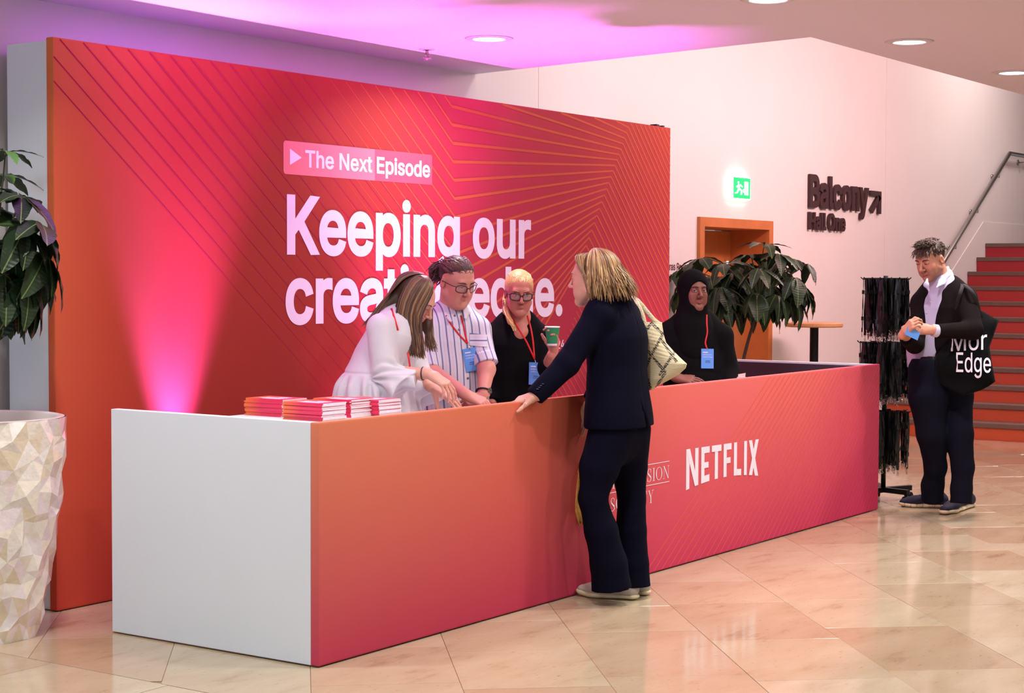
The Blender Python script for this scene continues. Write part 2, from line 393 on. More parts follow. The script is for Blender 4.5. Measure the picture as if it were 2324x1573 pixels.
# sprinkler head
sp = thing('sprinkler_head', 'small sprinkler head hanging from the ceiling near the lamp', 'sprinkler', (7.705, 5.84, CEIL))
b = MB(); b.lathe([(0.0001, 0), (0.045, 0), (0.045, -0.004), (0.0001, -0.006)], (7.705, 5.84, CEIL), 20); b.build('rosette', M['lamp_rim'], sp, True)
b = MB(); b.tube([(7.705, 5.84, CEIL-0.004), (7.705, 5.84, CEIL-0.03)], 0.009, 8); b.tube([(7.693, 5.84, CEIL-0.03), (7.688, 5.84, CEIL-0.05)], 0.004, 6); b.tube([(7.717, 5.84, CEIL-0.03), (7.722, 5.84, CEIL-0.05)], 0.004, 6)
b.lathe([(0.0001, -0.06), (0.026, -0.06), (0.022, -0.05), (0.0001, -0.05)], (7.705, 5.84, CEIL), 14); b.build('nozzle', mat('pinkish_chrome', rgb(190, 160, 170), 0.3, metal=0.8), sp, True)

# ------------------------------------------------------------------ lettering
import os
try:
    FONT = bpy.data.fonts.load(os.path.join(bpy.utils.resource_path('LOCAL'), 'datafiles', 'fonts', 'Inter.woff2'))
except Exception:
    FONT = None
from mathutils.geometry import delaunay_2d_cdt
def fill_contours(cont):
    """triangulate closed 2D outlines that may cross themselves (non-zero winding)"""
    co = []; ed = []
    for c in cont:
        b = len(co); n = len(c); co += [Vector((float(p[0]), float(p[1]))) for p in c]; ed += [(b+i, b+(i+1) % n) for i in range(n)]
    v, e, f, *_ = delaunay_2d_cdt(co, ed, [], 0, 1e-6)
    V = np.array([p[:] for p in v]); T = np.array([t for t in f if len(t) == 3])
    C = V[T].mean(1); W = np.zeros(len(T))
    for c in cont:
        A = np.asarray(c); B = np.roll(A, -1, 0)
        for (ax, ay), (bx, by) in zip(A, B):
            if ay == by: continue
            up = (ay <= C[:, 1]) & (by > C[:, 1]); dn = (ay > C[:, 1]) & (by <= C[:, 1])
            x = ax+(C[:, 1]-ay)/(by-ay)*(bx-ax); r = x > C[:, 0]
            W += (up & r)*1.0-(dn & r)*1.0
    return V, T[np.abs(W) > 0.5]
def text_geo(body, bold=0.0, extrude=0.0, space=1.0, res=6):
    """outline of a line of lettering at size 1: verts (x,y,z) and faces; baseline at y=0"""
    cu = bpy.data.curves.new('lettering', 'FONT'); cu.body = body; cu.size = 1.0; cu.space_character = space
    if FONT: cu.font = FONT
    o = bpy.data.objects.new('lettering', cu); COL.objects.link(o)
    dg = bpy.context.evaluated_depsgraph_get(); cc = o.evaluated_get(dg).to_curve(dg)
    S = []
    for sp in cc.splines:
        bz = sp.bezier_points; n = len(bz)
        if n < 3: continue
        P = []
        for i in range(n):
            p0, h0, h1, p1 = [np.array(q_[:2]) for q_ in (bz[i].co, bz[i].handle_right, bz[(i+1) % n].handle_left, bz[(i+1) % n].co)]
            straight = abs(np.cross(p1-p0, h0-p0))+abs(np.cross(p1-p0, h1-p0)) < 1e-6
            for k in range(1 if straight else res):
                t = k/res; P.append((1-t)**3*p0+3*(1-t)**2*t*h0+3*(1-t)*t*t*h1+t**3*p1)
        P = np.array(P); keep = [i for i in range(len(P)) if np.linalg.norm(P[i]-P[i-1]) > 1e-5]
        if len(keep) >= 3: S.append(P[keep])
    o.to_curve_clear(); bpy.data.objects.remove(o); bpy.data.curves.remove(cu)
    area2 = lambda P: np.sum(P[:, 0]*np.roll(P[:, 1], -1)-np.roll(P[:, 0], -1)*P[:, 1])
    sg = 1 if area2(max(S, key=lambda P: abs(area2(P)))) > 0 else -1
    if bold:
        for i, P in enumerate(S):
            t0 = P-np.roll(P, 1, 0); t1 = np.roll(P, -1, 0)-P
            n0 = np.stack([t0[:, 1], -t0[:, 0]], 1); n1 = np.stack([t1[:, 1], -t1[:, 0]], 1)
            n0 /= np.linalg.norm(n0, axis=1)[:, None]; n1 /= np.linalg.norm(n1, axis=1)[:, None]
            m_ = n0+n1; m_ /= np.maximum(np.linalg.norm(m_, axis=1), 0.3)[:, None]
            S[i] = P+m_*sg*bold/np.maximum(np.sum(m_*n0, 1), 0.55)[:, None]
    V, T = fill_contours(S)
    F = [tuple(t) for t in T]
    if not extrude: return np.column_stack([V, np.zeros(len(V))]), F
    n = len(V); W = np.concatenate([np.column_stack([V, np.full(n, extrude)]), np.column_stack([V, np.full(n, -extrude)])])
    cnt = {}
    for t in F:
        for a, b in ((t[0], t[1]), (t[1], t[2]), (t[2], t[0])): cnt[(a, b)] = 1
    side = [(a, b, b+n, a+n) for (a, b) in cnt if (b, a) not in cnt]
    return W, F+[tuple(i+n for i in reversed(t)) for t in F]+side
_capv, _ = text_geo('H'); CAPH = _capv[:, 1].max()
def text_plane(name, body, u0, u1, zbase, cap, v, m, parent, bold=0.0, depth=0.0015, space=1.0, normal=-1):
    """flat lettering on a plane of constant y facing -y; fitted between u0 and u1, cap height cap"""
    V, F = text_geo(body, bold, 0.0, space)
    x0, x1 = V[:, 0].min(), V[:, 0].max()
    X = u0+(V[:, 0]-x0)/(x1-x0)*(u1-u0); Z = zbase+V[:, 1]/CAPH*cap
    P = np.stack([X, v-depth-V[:, 2]*0.0012, Z], 1)
    return mesh(name, P.tolist(), F, m, parent)

# ------------------------------------------------------------------ backdrop
BU0, BU1, BV, BH = 5.117, 10.63, 5.921, 2.527
bd = thing('stage_backdrop', 'tall red and orange printed backdrop wall with white headline lettering', 'backdrop', ((BU0+BU1)/2, BV, 0))
M['bd_print'] = print_mat('backdrop_print', BU0, BU1, 0.0, BH,
    [(0, rgb(214, 112, 64)), (0.05, rgb(206, 92, 54)), (0.13, rgb(184, 66, 44)), (0.28, rgb(156, 54, 36)), (0.42, rgb(164, 58, 46)), (0.58, rgb(194, 54, 82)), (0.78, rgb(174, 50, 62)), (1, rgb(182, 66, 54))],
    [(0, rgb(186, 66, 46)), (0.06, rgb(168, 50, 36)), (0.15, rgb(146, 38, 30)), (0.45, rgb(146, 38, 38)), (0.7, rgb(162, 38, 58)), (1, rgb(188, 40, 98))])
MB().box((BU0, BV, 0.004), (BU1, BV+0.045, BH), bev=0.008).build('printed_panel', M['bd_print'], bd)
MB().box((BU0+0.01, BV+0.046, 0.004), (BU1-0.06, BV+0.316, BH-0.012), bev=0.003).build('white_carcass', M['white_panel'], bd)
def clip_seg(p, q, u0, u1, z0, z1):
    t0, t1 = 0.0, 1.0; dx, dz = q[0]-p[0], q[1]-p[1]
    for (pp, qq) in ((-dx, p[0]-u0), (dx, u1-p[0]), (-dz, p[1]-z0), (dz, z1-p[1])):
        if abs(pp) < 1e-12:
            if qq < 0: return None
        else:
            r = qq/pp
            if pp < 0: t0 = max(t0, r)
            else: t1 = min(t1, r)
    if t0 >= t1: return None
    return (p[0]+dx*t0, p[1]+dz*t0), (p[0]+dx*t1, p[1]+dz*t1)
def strip(mb, p, q, w0, w1, v, clip, m=0, cols=None):
    s = clip_seg(p, q, *clip)
    if not s: return
    (ax, az), (bx, bz) = s; l = math.hypot(bx-ax, bz-az)
    L0 = math.hypot(q[0]-p[0], q[1]-p[1]); ta = math.hypot(ax-p[0], az-p[1])/L0; tb = math.hypot(bx-p[0], bz-p[1])/L0
    wa = (w0+(w1-w0)*ta)/2; wb = (w0+(w1-w0)*tb)/2
    nx, nz = -(bz-az)/l, (bx-ax)/l
    v = v-0.00005*(len(mb.f) % 9)
    mb.add([(ax+nx*wa, v, az+nz*wa), (ax-nx*wa, v, az-nz*wa), (bx-nx*wb, v, bz-nz*wb), (bx+nx*wb, v, bz+nz*wb)], [(0, 1, 2, 3)], m)
CB = (BU0+0.004, BU1-0.004, 0.01, BH-0.008)
fan = MB()
for i in range(-22, 16):
    k1z = 2.147-i*0.106; k1 = (8.065+(2.147-k1z)*0.06+(0.02*max(0, i-5)), k1z)
    k2z = 2.225-i*0.0375+(-0.0006*i*abs(i) if i > 0 else 0); k2 = (10.04+(k2z-2.47)*0.664, k2z)
    if k2z < 1.45: continue
    strip(fan, (k1[0]-1.15, k1[1]+1.15*0.80), k1, 0.001, 0.013, BV-0.0008, CB)
    strip(fan, k1, k2, 0.018, 0.011, BV-0.0008, CB)
    strip(fan, k2, (k2[0]+2.0, k2[1]-2.0*1.06), 0.013, 0.011, BV-0.0008, CB)
for i in range(16, 40):
    k2z = 2.225-i*0.0375; k2 = (10.04+(k2z-2.47)*0.664, k2z)
    if k2z < 0.5: continue
    strip(fan, (k2[0]+0.10, k2[1]-0.1), (k2[0]+2.0, k2[1]-2.0*1.06), 0.006, 0.009, BV-0.0008, CB)
M['fan_line'] = mat('orange_print_line', rgb(200, 92, 60), 0.75, spec=0.25)
fan.build('printed_fan_lines', M['fan_line'], bd)
lf = MB()
for i in range(-2, 13):
    u = 5.147+i*0.133; Lq = 2.1 if i < 8 else 2.1-0.24*(i-7)
    strip(lf, (u, 2.526), (u+Lq, 2.526-Lq*0.80), 0.0075, 0.0012, BV-0.0007, CB)
lf.build('printed_diagonal_lines', mat('crimson_print_line', rgb(164, 28, 62), 0.75, spec=0.25), bd)
# badge
M['badge_light'] = mat('pale_pink_print', rgb(226, 128, 132), 0.75, spec=0.25); M['badge_mid'] = mat('mid_pink_print', rgb(228, 92, 106), 0.75, spec=0.25)
def rrect(u0, u1, z0, z1, rl, rr, n=5):
    P = []
    for (cx, cz, r, a0) in ((u1-rr, z1-rr, rr, 0), (u0+rl, z1-rl, rl, 90), (u0+rl, z0+rl, rl, 180), (u1-rr, z0+rr, rr, 270)):
        if r <= 1e-5: P.append((cx, cz)); continue
        for k in range(n+1):
            a = math.radians(a0+90*k/n); P.append((cx+r*math.cos(a), cz+r*math.sin(a)))
    return P
def flat_poly(name, poly, v, m, parent): return mesh(name, [(a, v, b) for a, b in poly], [tuple(reversed(range(len(poly))))], m, parent)
flat_poly('badge_left_half', rrect(6.607, 7.343, 2.005, 2.175, 0.018, 0.0), BV-0.0012, M['badge_light'], bd)
flat_poly('badge_right_half', rrect(7.343, 7.861, 2.005, 2.175, 0.0, 0.014), BV-0.0012, M['badge_mid'], bd)
flat_poly('play_triangle', [(6.656, 2.136), (6.656, 2.053), (6.746, 2.095)], BV-0.0016, M['print_white'], bd)
text_plane('badge_lettering', 'The Next', 6.774, 7.322, 2.051, 0.083, BV, M['print_white'], bd, 0.018, 0.0018)
text_plane('badge_lettering', 'Episode', 7.361, 7.841, 2.049, 0.084, BV, M['print_white'], bd, 0.022, 0.0018)
text_plane('headline_lettering', 'Keeping our', 6.632, 8.874, 1.609, 0.281, BV, M['print_white'], bd, 0.024, 0.0018)
text_plane('headline_lettering', 'creative edge.', 6.621, 9.238, 1.251, 0.281, BV, M['print_white'], bd, 0.024, 0.0018)
text_plane('date_lettering', '2024', 9.085, 9.263, 1.030, 0.054, BV, M['print_white'], bd, 0.01, 0.0018)
# small clamps on the backdrop's top edge
cl = MB(); cl.box((10.43, BV+0.0, BH), (10.47, BV+0.05, BH+0.012)); cl.box((10.52, BV+0.0, BH), (10.545, BV+0.05, BH+0.009)); cl.build('edge_clip', M['black_metal'], bd)

# ------------------------------------------------------------------ desk (reception counter)
CU0, CV0, CL, CHT = 4.957, 4.268, 5.468, 0.9365
CU1 = CU0+CL
ct = thing('reception_counter', 'long U shaped reception desk with orange to pink printed front and white ends', 'reception desk', ((CU0+CU1)/2, CV0+0.5, 0))
M['ct_print'] = print_mat('counter_print', CU0, CU1, 0.0, CHT,
    [(0, rgb(212, 122, 90)), (0.12, rgb(210, 116, 86)), (0.35, rgb(206, 96, 72)), (0.55, rgb(222, 108, 102)), (0.8, rgb(224, 106, 102)), (0.95, rgb(212, 76, 102)), (1, rgb(208, 66, 102))],
    [(0, rgb(186, 58, 84)), (0.25, rgb(182, 50, 78)), (0.5, rgb(202, 54, 94)), (0.75, rgb(196, 50, 94)), (1, rgb(204, 42, 98))])
MB().box((CU0, CV0, 0.006), (CU1, CV0+0.04, CHT), bev=0.007).build('printed_front', M['ct_print'], ct)
MB().box((CU0+0.002, CV0+0.041, 0.006), (CU0+0.042, CV0+1.129, CHT-0.001), bev=0.003).build('end_panel', M['white_panel'], ct)
MB().box((CU1-0.042, CV0+0.041, 0.006), (CU1-0.002, CV0+1.042, CHT-0.001), bev=0.003).build('end_panel', M['white_panel'], ct)
MB().box((CU1-0.05, CV0+0.06, 0.3), (CU1-0.0425, CV0+1.03, CHT-0.014)).build('inner_lining', M['dark_inside'], ct)
MB().box((CU0+0.044, CV0+0.0415, 0.872), (CU0+0.866, CV0+0.80, 0.90), bev=0.003).build('raised_shelf', M['white_panel'], ct)
MB().box((CU0+0.868, CV0+0.0415, 0.712), (CU1-0.052, CV0+0.5, 0.74), bev=0.003).build('desk_top', M['white_panel'], ct)
MB().box((CU0+0.3, CV0+0.3, 0.006), (CU0+0.33, CV0+0.6, 0.872)).build('support_panel', M['white_panel'], ct)
MB().box((CU0+2.7, CV0+0.3, 0.006), (CU0+2.73, CV0+0.48, 0.712)).build('support_panel', M['white_panel'], ct)
CC = (CU0+0.004, CU1-0.004, 0.012, CHT-0.008)
ln = MB(); u = 7.42; i = 0
while u < 10.4:
    strip(ln, (u, 0.0), (13.5+(u-7.42)*0.1, 4.0), 0.0055 if u < 9.6 else 0.004, 0.012, CV0-0.0007, CC); u += max(0.05, 0.085-0.012*(u-7.42))
ln.build('printed_ray_lines', mat('coral_print_line', rgb(222, 96, 70), 0.75, spec=0.25), ct)
# streaming logo, letters standing on an arch
def netflix(parent):
    TOPL, TOPR = 0.600, 0.590
    def base(u):
        t = (u-7.85)/(8.69-7.85); return 0.386+0.030*(1-(2*t-1)**2)-0.003*t
    mb = MB(); v = CV0-0.0014
    def q(*pts): mb.add([(a, v-0.0003*(len(mb.f) % 4), b) for a, b in pts], [tuple(range(len(pts)))])
    top = lambda u: 0.599-0.011*(u-7.85)/0.84
    xs = {'N': (7.852, 7.985), 'E': (8.015, 8.11), 'T': (8.133, 8.243), 'F': (8.270, 8.362), 'L': (8.392, 8.480), 'I': (8.512, 8.547), 'X': (8.572, 8.690)}
    def bar(a, b, za=None, zb=None):
        q((a, (za or base)(a)), (b, (za or base)(b)), (b, (zb or top)(b)), (a, (zb or top)(a)))
    w = 0.036
    a, b = xs['N']; bar(a, a+w); bar(b-w, b); q((b-w-0.004, base(b)), (b, base(b)), (a+w+0.004, top(a)), (a, top(a)))
    a, b = xs['E']; bar(a, a+w); bar(a+w, b, None, lambda u: base(u)+0.036); bar(a+w, b, lambda u: top(u)-0.034, None); bar(a+w, b-0.012, lambda u: 0.483, lambda u: 0.514)
    a, b = xs['T']; c = (a+b)/2; bar(a, b, lambda u: top(u)-0.034, None); bar(c-w/2, c+w/2, None, lambda u: top(u)-0.034)
    a, b = xs['F']; bar(a, a+w); bar(a+w, b, lambda u: top(u)-0.034, None); bar(a+w, b-0.012, lambda u: 0.486, lambda u: 0.517)
    a, b = xs['L']; bar(a, a+w); bar(a+w, b, None, lambda u: base(u)+0.035)
    a, b = xs['I']; bar(a, b)
    a, b = xs['X']; q((a, base(a)), (a+w+0.004, base(a+w)), (b, top(b)), (b-w-0.004, top(b-w))); q((b-w-0.006, base(b-w)), (b, base(b)), (a+w+0.002, top(a+w)), (a, top(a)))
    mb.build('sponsor_lettering', M['print_white'], parent)
netflix(ct)
# serif sponsor name: hand drawn thin/thick capitals with hair serifs and two rules
def serif_word(mb, word, u0, u1, z0, z1, v):
    H = z1-z0
    W = {'T': .78, 'E': .66, 'L': .64, 'V': .78, 'I': .36, 'S': .56, 'O': .82, 'N': .82, 'C': .76, 'Y': .78}
    gap = 0.12; tot = sum(W[c] for c in word)+gap*(len(word)-1); sx = (u1-u0)/tot
    tk, tn = 0.105, 0.028
    def add(pts, ox): mb.add([(u0+(ox+a)*sx, v-0.00012*(len(mb.f) % 7), z0+b*H) for a, b in pts], [tuple(range(len(pts)))])
    def R(a0, a1, b0, b1, ox): add([(a0, b0), (a1, b0), (a1, b1), (a0, b1)], ox)
    def L(p, q_, w, ox):
        add([(p[0]-w/2, p[1]), (p[0]+w/2, p[1]), (q_[0]+w/2, q_[1]), (q_[0]-w/2, q_[1])], ox)
    def serif(x, y, ox, w=0.22): R(x-w/2, x+w/2, y if y < .5 else y-tn, (y+tn) if y < .5 else y, ox)
    def arc(cx, cy, rx, ry, a0, a1, wf, ox, n=22):
        for k in range(n):
            A, B = math.radians(a0+(a1-a0)*k/n), math.radians(a0+(a1-a0)*(k+1)/n)
            wa, wb = wf(A), wf(B)
            add([(cx+(rx)*math.cos(A), cy+ry*math.sin(A)), (cx+rx*math.cos(B), cy+ry*math.sin(B)), (cx+(rx-wb)*math.cos(B), cy+(ry-min(wb, tn*1.3))*math.sin(B)), (cx+(rx-wa)*math.cos(A), cy+(ry-min(wa, tn*1.3))*math.sin(A))], ox)
    x = 0
    for c in word:
        w = W[c]
        if c == 'I': R(w/2-tk/2, w/2+tk/2, 0, 1, x); serif(w/2, 0, x, .28); serif(w/2, 1, x, .28)
        elif c == 'T': R(w/2-tk/2, w/2+tk/2, 0, 1, x); serif(w/2, 0, x, .3); R(.02, w-.02, 1-tn, 1, x); R(.02, .05, .74, 1, x); R(w-.05, w-.02, .74, 1, x)
        elif c == 'E': R(.08, .08+tk, 0, 1, x); R(0, w-.02, 1-tn, 1, x); R(0, w, 0, tn, x); R(.18, w-.16, .5, .5+tn, x); R(w-.05, w-.02, .76, 1, x); R(w-.03, w, 0, .26, x); R(w-.19, w-.16, .38, .64, x)
        elif c == 'L': R(.08, .08+tk, 0, 1, x); serif(.13, 1, x, .26); R(0, w, 0, tn, x); R(w-.03, w, 0, .28, x)
        elif c == 'V': L((w/2, 0), (.14, 1), tk, x); L((w/2, 0), (w-.12, 1), tn, x); serif(.14, 1, x); serif(w-.12, 1, x)
        elif c == 'Y': L((w/2, .45), (.14, 1), tk, x); L((w/2, .45), (w-.12, 1), tn, x); R(w/2-tk/2, w/2+tk/2, 0, .47, x); serif(w/2, 0, x, .28); serif(.14, 1, x); serif(w-.12, 1, x)
        elif c == 'N': R(.1, .1+tn, 0, 1, x); R(w-.12, w-.12+tn, 0, 1, x); L((w-.12, 0), (.13, 1), tk, x); serif(.11, 0, x); serif(.09, 1, x, .18); serif(w-.11, 1, x)
        elif c == 'O': arc(w/2, .5, w/2, .51, 0, 360, lambda A: tn+(tk-tn)*abs(math.cos(A))**1.5, x, 32)
        elif c == 'C': arc(w/2, .5, w/2, .51, 40, 320, lambda A: tn+(tk-tn)*max(0, -math.cos(A))**1.3, x, 28); R(w-.09, w-.06, .72, .98, x); R(w-.09, w-.06, .02, .26, x)
        elif c == 'S':
            arc(w/2, .745, w*.42, .265, 20, 250, lambda A: tn+(tk-tn)*max(0, -math.cos(A))*.7, x, 18); arc(w/2, .255, w*.45, .265, -160, 70, lambda A: tn+(tk-tn)*max(0, math.cos(A))*.7, x, 18)
            L((w*.76, .33), (w*.24, .66), tk*1.25, x); R(w-.1, w-.07, .68, .97, x); R(.03, .06, .03, .3, x)
        x += w+gap
rt = MB(); v = CV0-0.0014
serif_word(rt, 'TELEVISION', 7.094, 7.672, 0.468, 0.533, v)
serif_word(rt, 'SOCIETY', 7.094, 7.516, 0.360, 0.424, v)
rt.box((7.092, v, 0.4485), (7.674, v+0.0006, 0.4515)); rt.box((7.092, v, 0.5525), (7.674, v+0.0006, 0.5555))
rt.build('society_lettering', M['print_white'], ct)

# ------------------------------------------------------------------ wall signs
M['sign_dark'] = mat('dark_brown_letter', rgb(58, 26, 28), 0.55)
def wall_letters(name, label, body, u0, u1, zb, cap, bold, tilt=0.0, extra=None):
    root = thing(name, label, 'sign', ((u0+u1)/2, WV-0.03, zb))
    V, F = text_geo(body, bold, 0.5)
    x0, x1 = V[:, 0].min(), V[:, 0].max()
    X = u0+(V[:, 0]-x0)/(x1-x0)*(u1-u0); Z = zb+V[:, 1]/CAPH*cap; Y = np.where(V[:, 2] > 0, WV-0.028, WV-0.006)
    P = np.stack([X, Y, Z], 1)
    # split into loose letters, one part each
    par = list(range(len(P)))
    def find(a):
        while par[a] != a: par[a] = par[par[a]]; a = par[a]
        return a
    for f in F:
        r = find(f[0])
        for b in f[1:]: par[find(b)] = r
    keys = {}
    for f in F: keys.setdefault(find(f[0]), []).append(f)
    for k, fs in sorted(keys.items(), key=lambda kv: min(P[i][0] for f in kv[1] for i in f)):
        idx = sorted({i for f in fs for i in f}); mp = {a: b for b, a in enumerate(idx)}
        mesh('letter', P[idx].tolist(), [tuple(mp[i] for i in f) for f in fs], M['sign_dark'], root)
    return root
q = lambda x, y: at(x, y, WV/ray(x, y)[1])
b0, b1 = q(1832, 465), q(1964, 477)
bl = wall_letters('balcony_sign', 'dark raised lettering reading Balcony with an upward arrow on the white wall', 'Balcony', b0[0], q(1966, 470)[0], b0[2]-0.008, 0.262, 0.028)
# arrow
ax0, ax1 = q(1970, 480)[0], q(1994, 480)[0]; az0, az1 = q(1994, 486)[2], q(1994, 435)[2]
aw = 0.048
mb = MB(); fr = lambda a, b, d: (a, d, b)
mb.prism([(ax0, az1-aw), (ax1, az1-aw), (ax1, az1), (ax0, az1)], WV-0.028, WV-0.006, fr); mb.prism([(ax1-aw*1.3, az0), (ax1, az0), (ax1, az1-aw), (ax1-aw*1.3, az1-aw)], WV-0.028, WV-0.006, fr)
mb.prism([(ax0, az0+0.035), (ax0+0.055, az0), (ax1-0.01, az1-aw*1.3), (ax1-0.065, az1-aw*0.7)], WV-0.028, WV-0.006, fr)
mb.build('arrow', M['sign_dark'], bl)
h0 = q(1831, 520)
wall_letters('hall_sign', 'smaller dark raised lettering reading Hall One below Balcony', 'Hall One', h0[0], q(1913, 522)[0], h0[2]+0.004, 0.138, 0.03)
# small directory lettering half hidden by the backdrop
r0, r1 = q(1480, 612), q(1560, 613)
text_dir = thing('room_directory', 'small dark room names on the white wall beside the backdrop', 'sign', (r1[0]-0.2, WV, 1.5))
mm = mat('plum_print', rgb(92, 30, 40), 0.6)
text_plane('directory_lettering', 'ras Room', q(1519, 612)[0], r1[0], q(1540, 613)[2], 0.052, WV, mm, text_dir, 0.02)
text_plane('directory_lettering', 'l Room', q(1521, 637)[0], q(1557, 637)[0], q(1540, 638)[2], 0.05, WV, mm, text_dir, 0.02)

# exit sign
e0, e1 = q(1650, 452), q(1691, 402)
ex = thing('exit_sign', 'lit green emergency exit sign above the doorway', 'exit sign', ((e0[0]+e1[0])/2, WV, e0[2]))
eu0, eu1, ez0, ez1 = e0[0], e1[0], e0[2]+0.004, q(1650, 400)[2]
M['exit_green'] = mat('exit_green', rgb(20, 160, 90), 0.4, emit=rgb(16, 176, 92), estr=1.5)
M['exit_white'] = mat('exit_white', rgb(240, 255, 248), 0.4, emit=rgb(225, 255, 244), estr=3.5)
MB().box((eu0, WV-0.05, ez0), (eu1, WV-0.001, ez1), bev=0.003).build('housing', M['exit_white'], ex)
flat_poly('green_face', [(eu0+.008, ez0+.006), (eu1-.006, ez0+.006), (eu1-.006, ez1-.006), (eu0+.008, ez1-.006)], WV-0.0512, M['exit_green'], ex)
W_, H_ = eu1-eu0, ez1-ez0
def ep(pts): return [(eu0+a*W_, ez0+b*H_) for a, b in pts]
fig = MB()
def addp(pts): fig.add([(a, WV-0.0520-0.0004*len(fig.f), b) for a, b in ep(pts)], [tuple(range(len(pts)))])
addp([(.64, .2), (.86, .2), (.86, .8), (.64, .8)])                                   # doorway
addp([(.30+.045*math.cos(a), .74+.055*math.sin(a)) for a in [k*math.pi/6 for k in range(12)]])   # head
addp([(.27, .45), (.36, .42), (.40, .64), (.30, .67)]); addp([(.38, .62), (.52, .52), (.54, .57), (.40, .68)]); addp([(.30, .66), (.18, .56), (.20, .50), (.33, .60)])
addp([(.28, .46), (.20, .30), (.26, .27), (.36, .44)]); addp([(.31, .44), (.44, .36), (.42, .20), (.49, .20), (.51, .40), (.36, .50)]); addp([(.20, .30), (.10, .28), (.10, .23), (.26, .26)])
addp([(.55, .46), (.60, .46), (.60, .30), (.55, .30)])
fig.build('running_figure', M['exit_white'], ex)

def on_z(px, py, z): r = ray(px, py); return EYE+r*((z-1.5)/r[2])
def on_v(px, py, v): r = ray(px, py); return EYE+r*(v/r[1])

# ------------------------------------------------------------------ potted plants
def leaf_mesh(name, m, n=9, fold=0.18, droop=0.28, wid=0.2, wave=0.015, seed=0):
    rd = random.Random(seed); V = []; F = []
    for i in range(n+1):
        t = i/n; w = wid*(math.sin(math.pi*min(1, t*0.97+0.02))**0.75)*(1-0.25*t)*(1.15 if t < .5 else 1)
        if t > 0.9: w *= (1-t)/0.1*0.8+0.08
        z = -droop*t*t; wv = wave*math.sin(t*19+rd.random())
        V += [(t, -w, z+fold*w+wv), (t, -w*0.5, z+fold*w*0.4+wv*.4), (t, 0, z), (t, w*0.5, z+fold*w*0.4-wv*.4), (t, w, z+fold*w-wv)]
    for i in range(n):
        for k in range(4): F.append((i*5+k, (i+1)*5+k, (i+1)*5+k+1, i*5+k+1))
    me = bpy.data.meshes.new(name); me.from_pydata(V, [], F); me.materials.append(m)
    me.polygons.foreach_set('use_smooth', np.ones(len(me.polygons), dtype=bool)); me.update()
    return me
def leaf_mat(name, c0, c1, rough=0.36):
    m = bpy.data.materials.new(name); m.use_nodes = True; nt = m.node_tree; N = nt.nodes; L = nt.links; p = N['Principled BSDF']
    p.inputs['Roughness'].default_value = rough; p.inputs['Specular IOR Level'].default_value = 0.28
    oi = N.new('ShaderNodeObjectInfo'); r = ramp_node(nt, [(0, c0), (1, c1)]); L.new(oi.outputs['Random'], r.inputs[0])
    tc = N.new('ShaderNodeTexCoord'); sx = N.new('ShaderNodeSeparateXYZ'); L.new(tc.outputs['Object'], sx.inputs[0])
    ab = N.new('ShaderNodeMath'); ab.operation = 'ABSOLUTE'; L.new(sx.outputs['Y'], ab.inputs[0])
    lt = N.new('ShaderNodeMath'); lt.operation = 'LESS_THAN'; lt.inputs[1].default_value = 0.012; L.new(ab.outputs[0], lt.inputs[0])
    mx = N.new('ShaderNodeMix'); mx.data_type = 'RGBA'; L.new(lt.outputs[0], mx.inputs[0]); L.new(r.outputs[0], mx.inputs[6]); mx.inputs[7].default_value = rgb(96, 112, 62)
    geo = N.new('ShaderNodeNewGeometry'); mx2 = N.new('ShaderNodeMix'); mx2.data_type = 'RGBA'; L.new(geo.outputs['Backfacing'], mx2.inputs[0]); L.new(mx.outputs[2], mx2.inputs[6]); mx2.inputs[7].default_value = rgb(58, 72, 48)
    L.new(mx2.outputs[2], p.inputs['Base Color'])
    wv = N.new('ShaderNodeTexWave'); wv.bands_direction = 'X'; wv.inputs['Scale'].default_value = 4; wv.inputs['Distortion'].default_value = 2; L.new(tc.outputs['Object'], wv.inputs[0])
    b = N.new('ShaderNodeBump'); b.inputs['Strength'].default_value = 0.08; b.inputs['Distance'].default_value = 0.02; L.new(wv.outputs['Fac'], b.inputs['Height']); L.new(b.outputs['Normal'], p.inputs['Normal'])
    return m
M['leaf_dark'] = leaf_mat('leaf_dark_green', rgb(16, 32, 18), rgb(38, 56, 30)); M['leaf_light'] = leaf_mat('leaf_fresh_green', rgb(70, 124, 50), rgb(98, 156, 70))
LEAF = [leaf_mesh('leaf', M['leaf_dark'], wid=w, droop=dr, seed=i) for i, (w, dr) in enumerate(((0.25, 0.22), (0.28, 0.3), (0.23, 0.42)))]
LEAFL = [leaf_mesh('leaf', M['leaf_light'], wid=0.2, droop=0.25, seed=9)]
M['bark'] = mat('bark', rgb(74, 58, 44), 0.8, noise=0.25, nscale=40); M['petiole'] = mat('petiole', rgb(70, 78, 46), 0.6)
def put_leaf(root, base, d, up, L, meshes):
    x = Vector(d).normalized(); z = Vector(up); y = z.cross(x)
    if y.length < 1e-4: y = Vector((0, 1, 0))
    y.normalize(); z = x.cross(y)
    o = bpy.data.objects.new('leaf', random.choice(meshes)); COL.objects.link(o); o.parent = root; o.matrix_parent_inverse = Matrix.Translation(-root.location)
    o.matrix_basis = Matrix(((x.x*L, y.x*L, z.x*L, base[0]), (x.y*L, y.y*L, z.y*L, base[1]), (x.z*L, y.z*L, z.z*L, base[2]), (0, 0, 0, 1)))
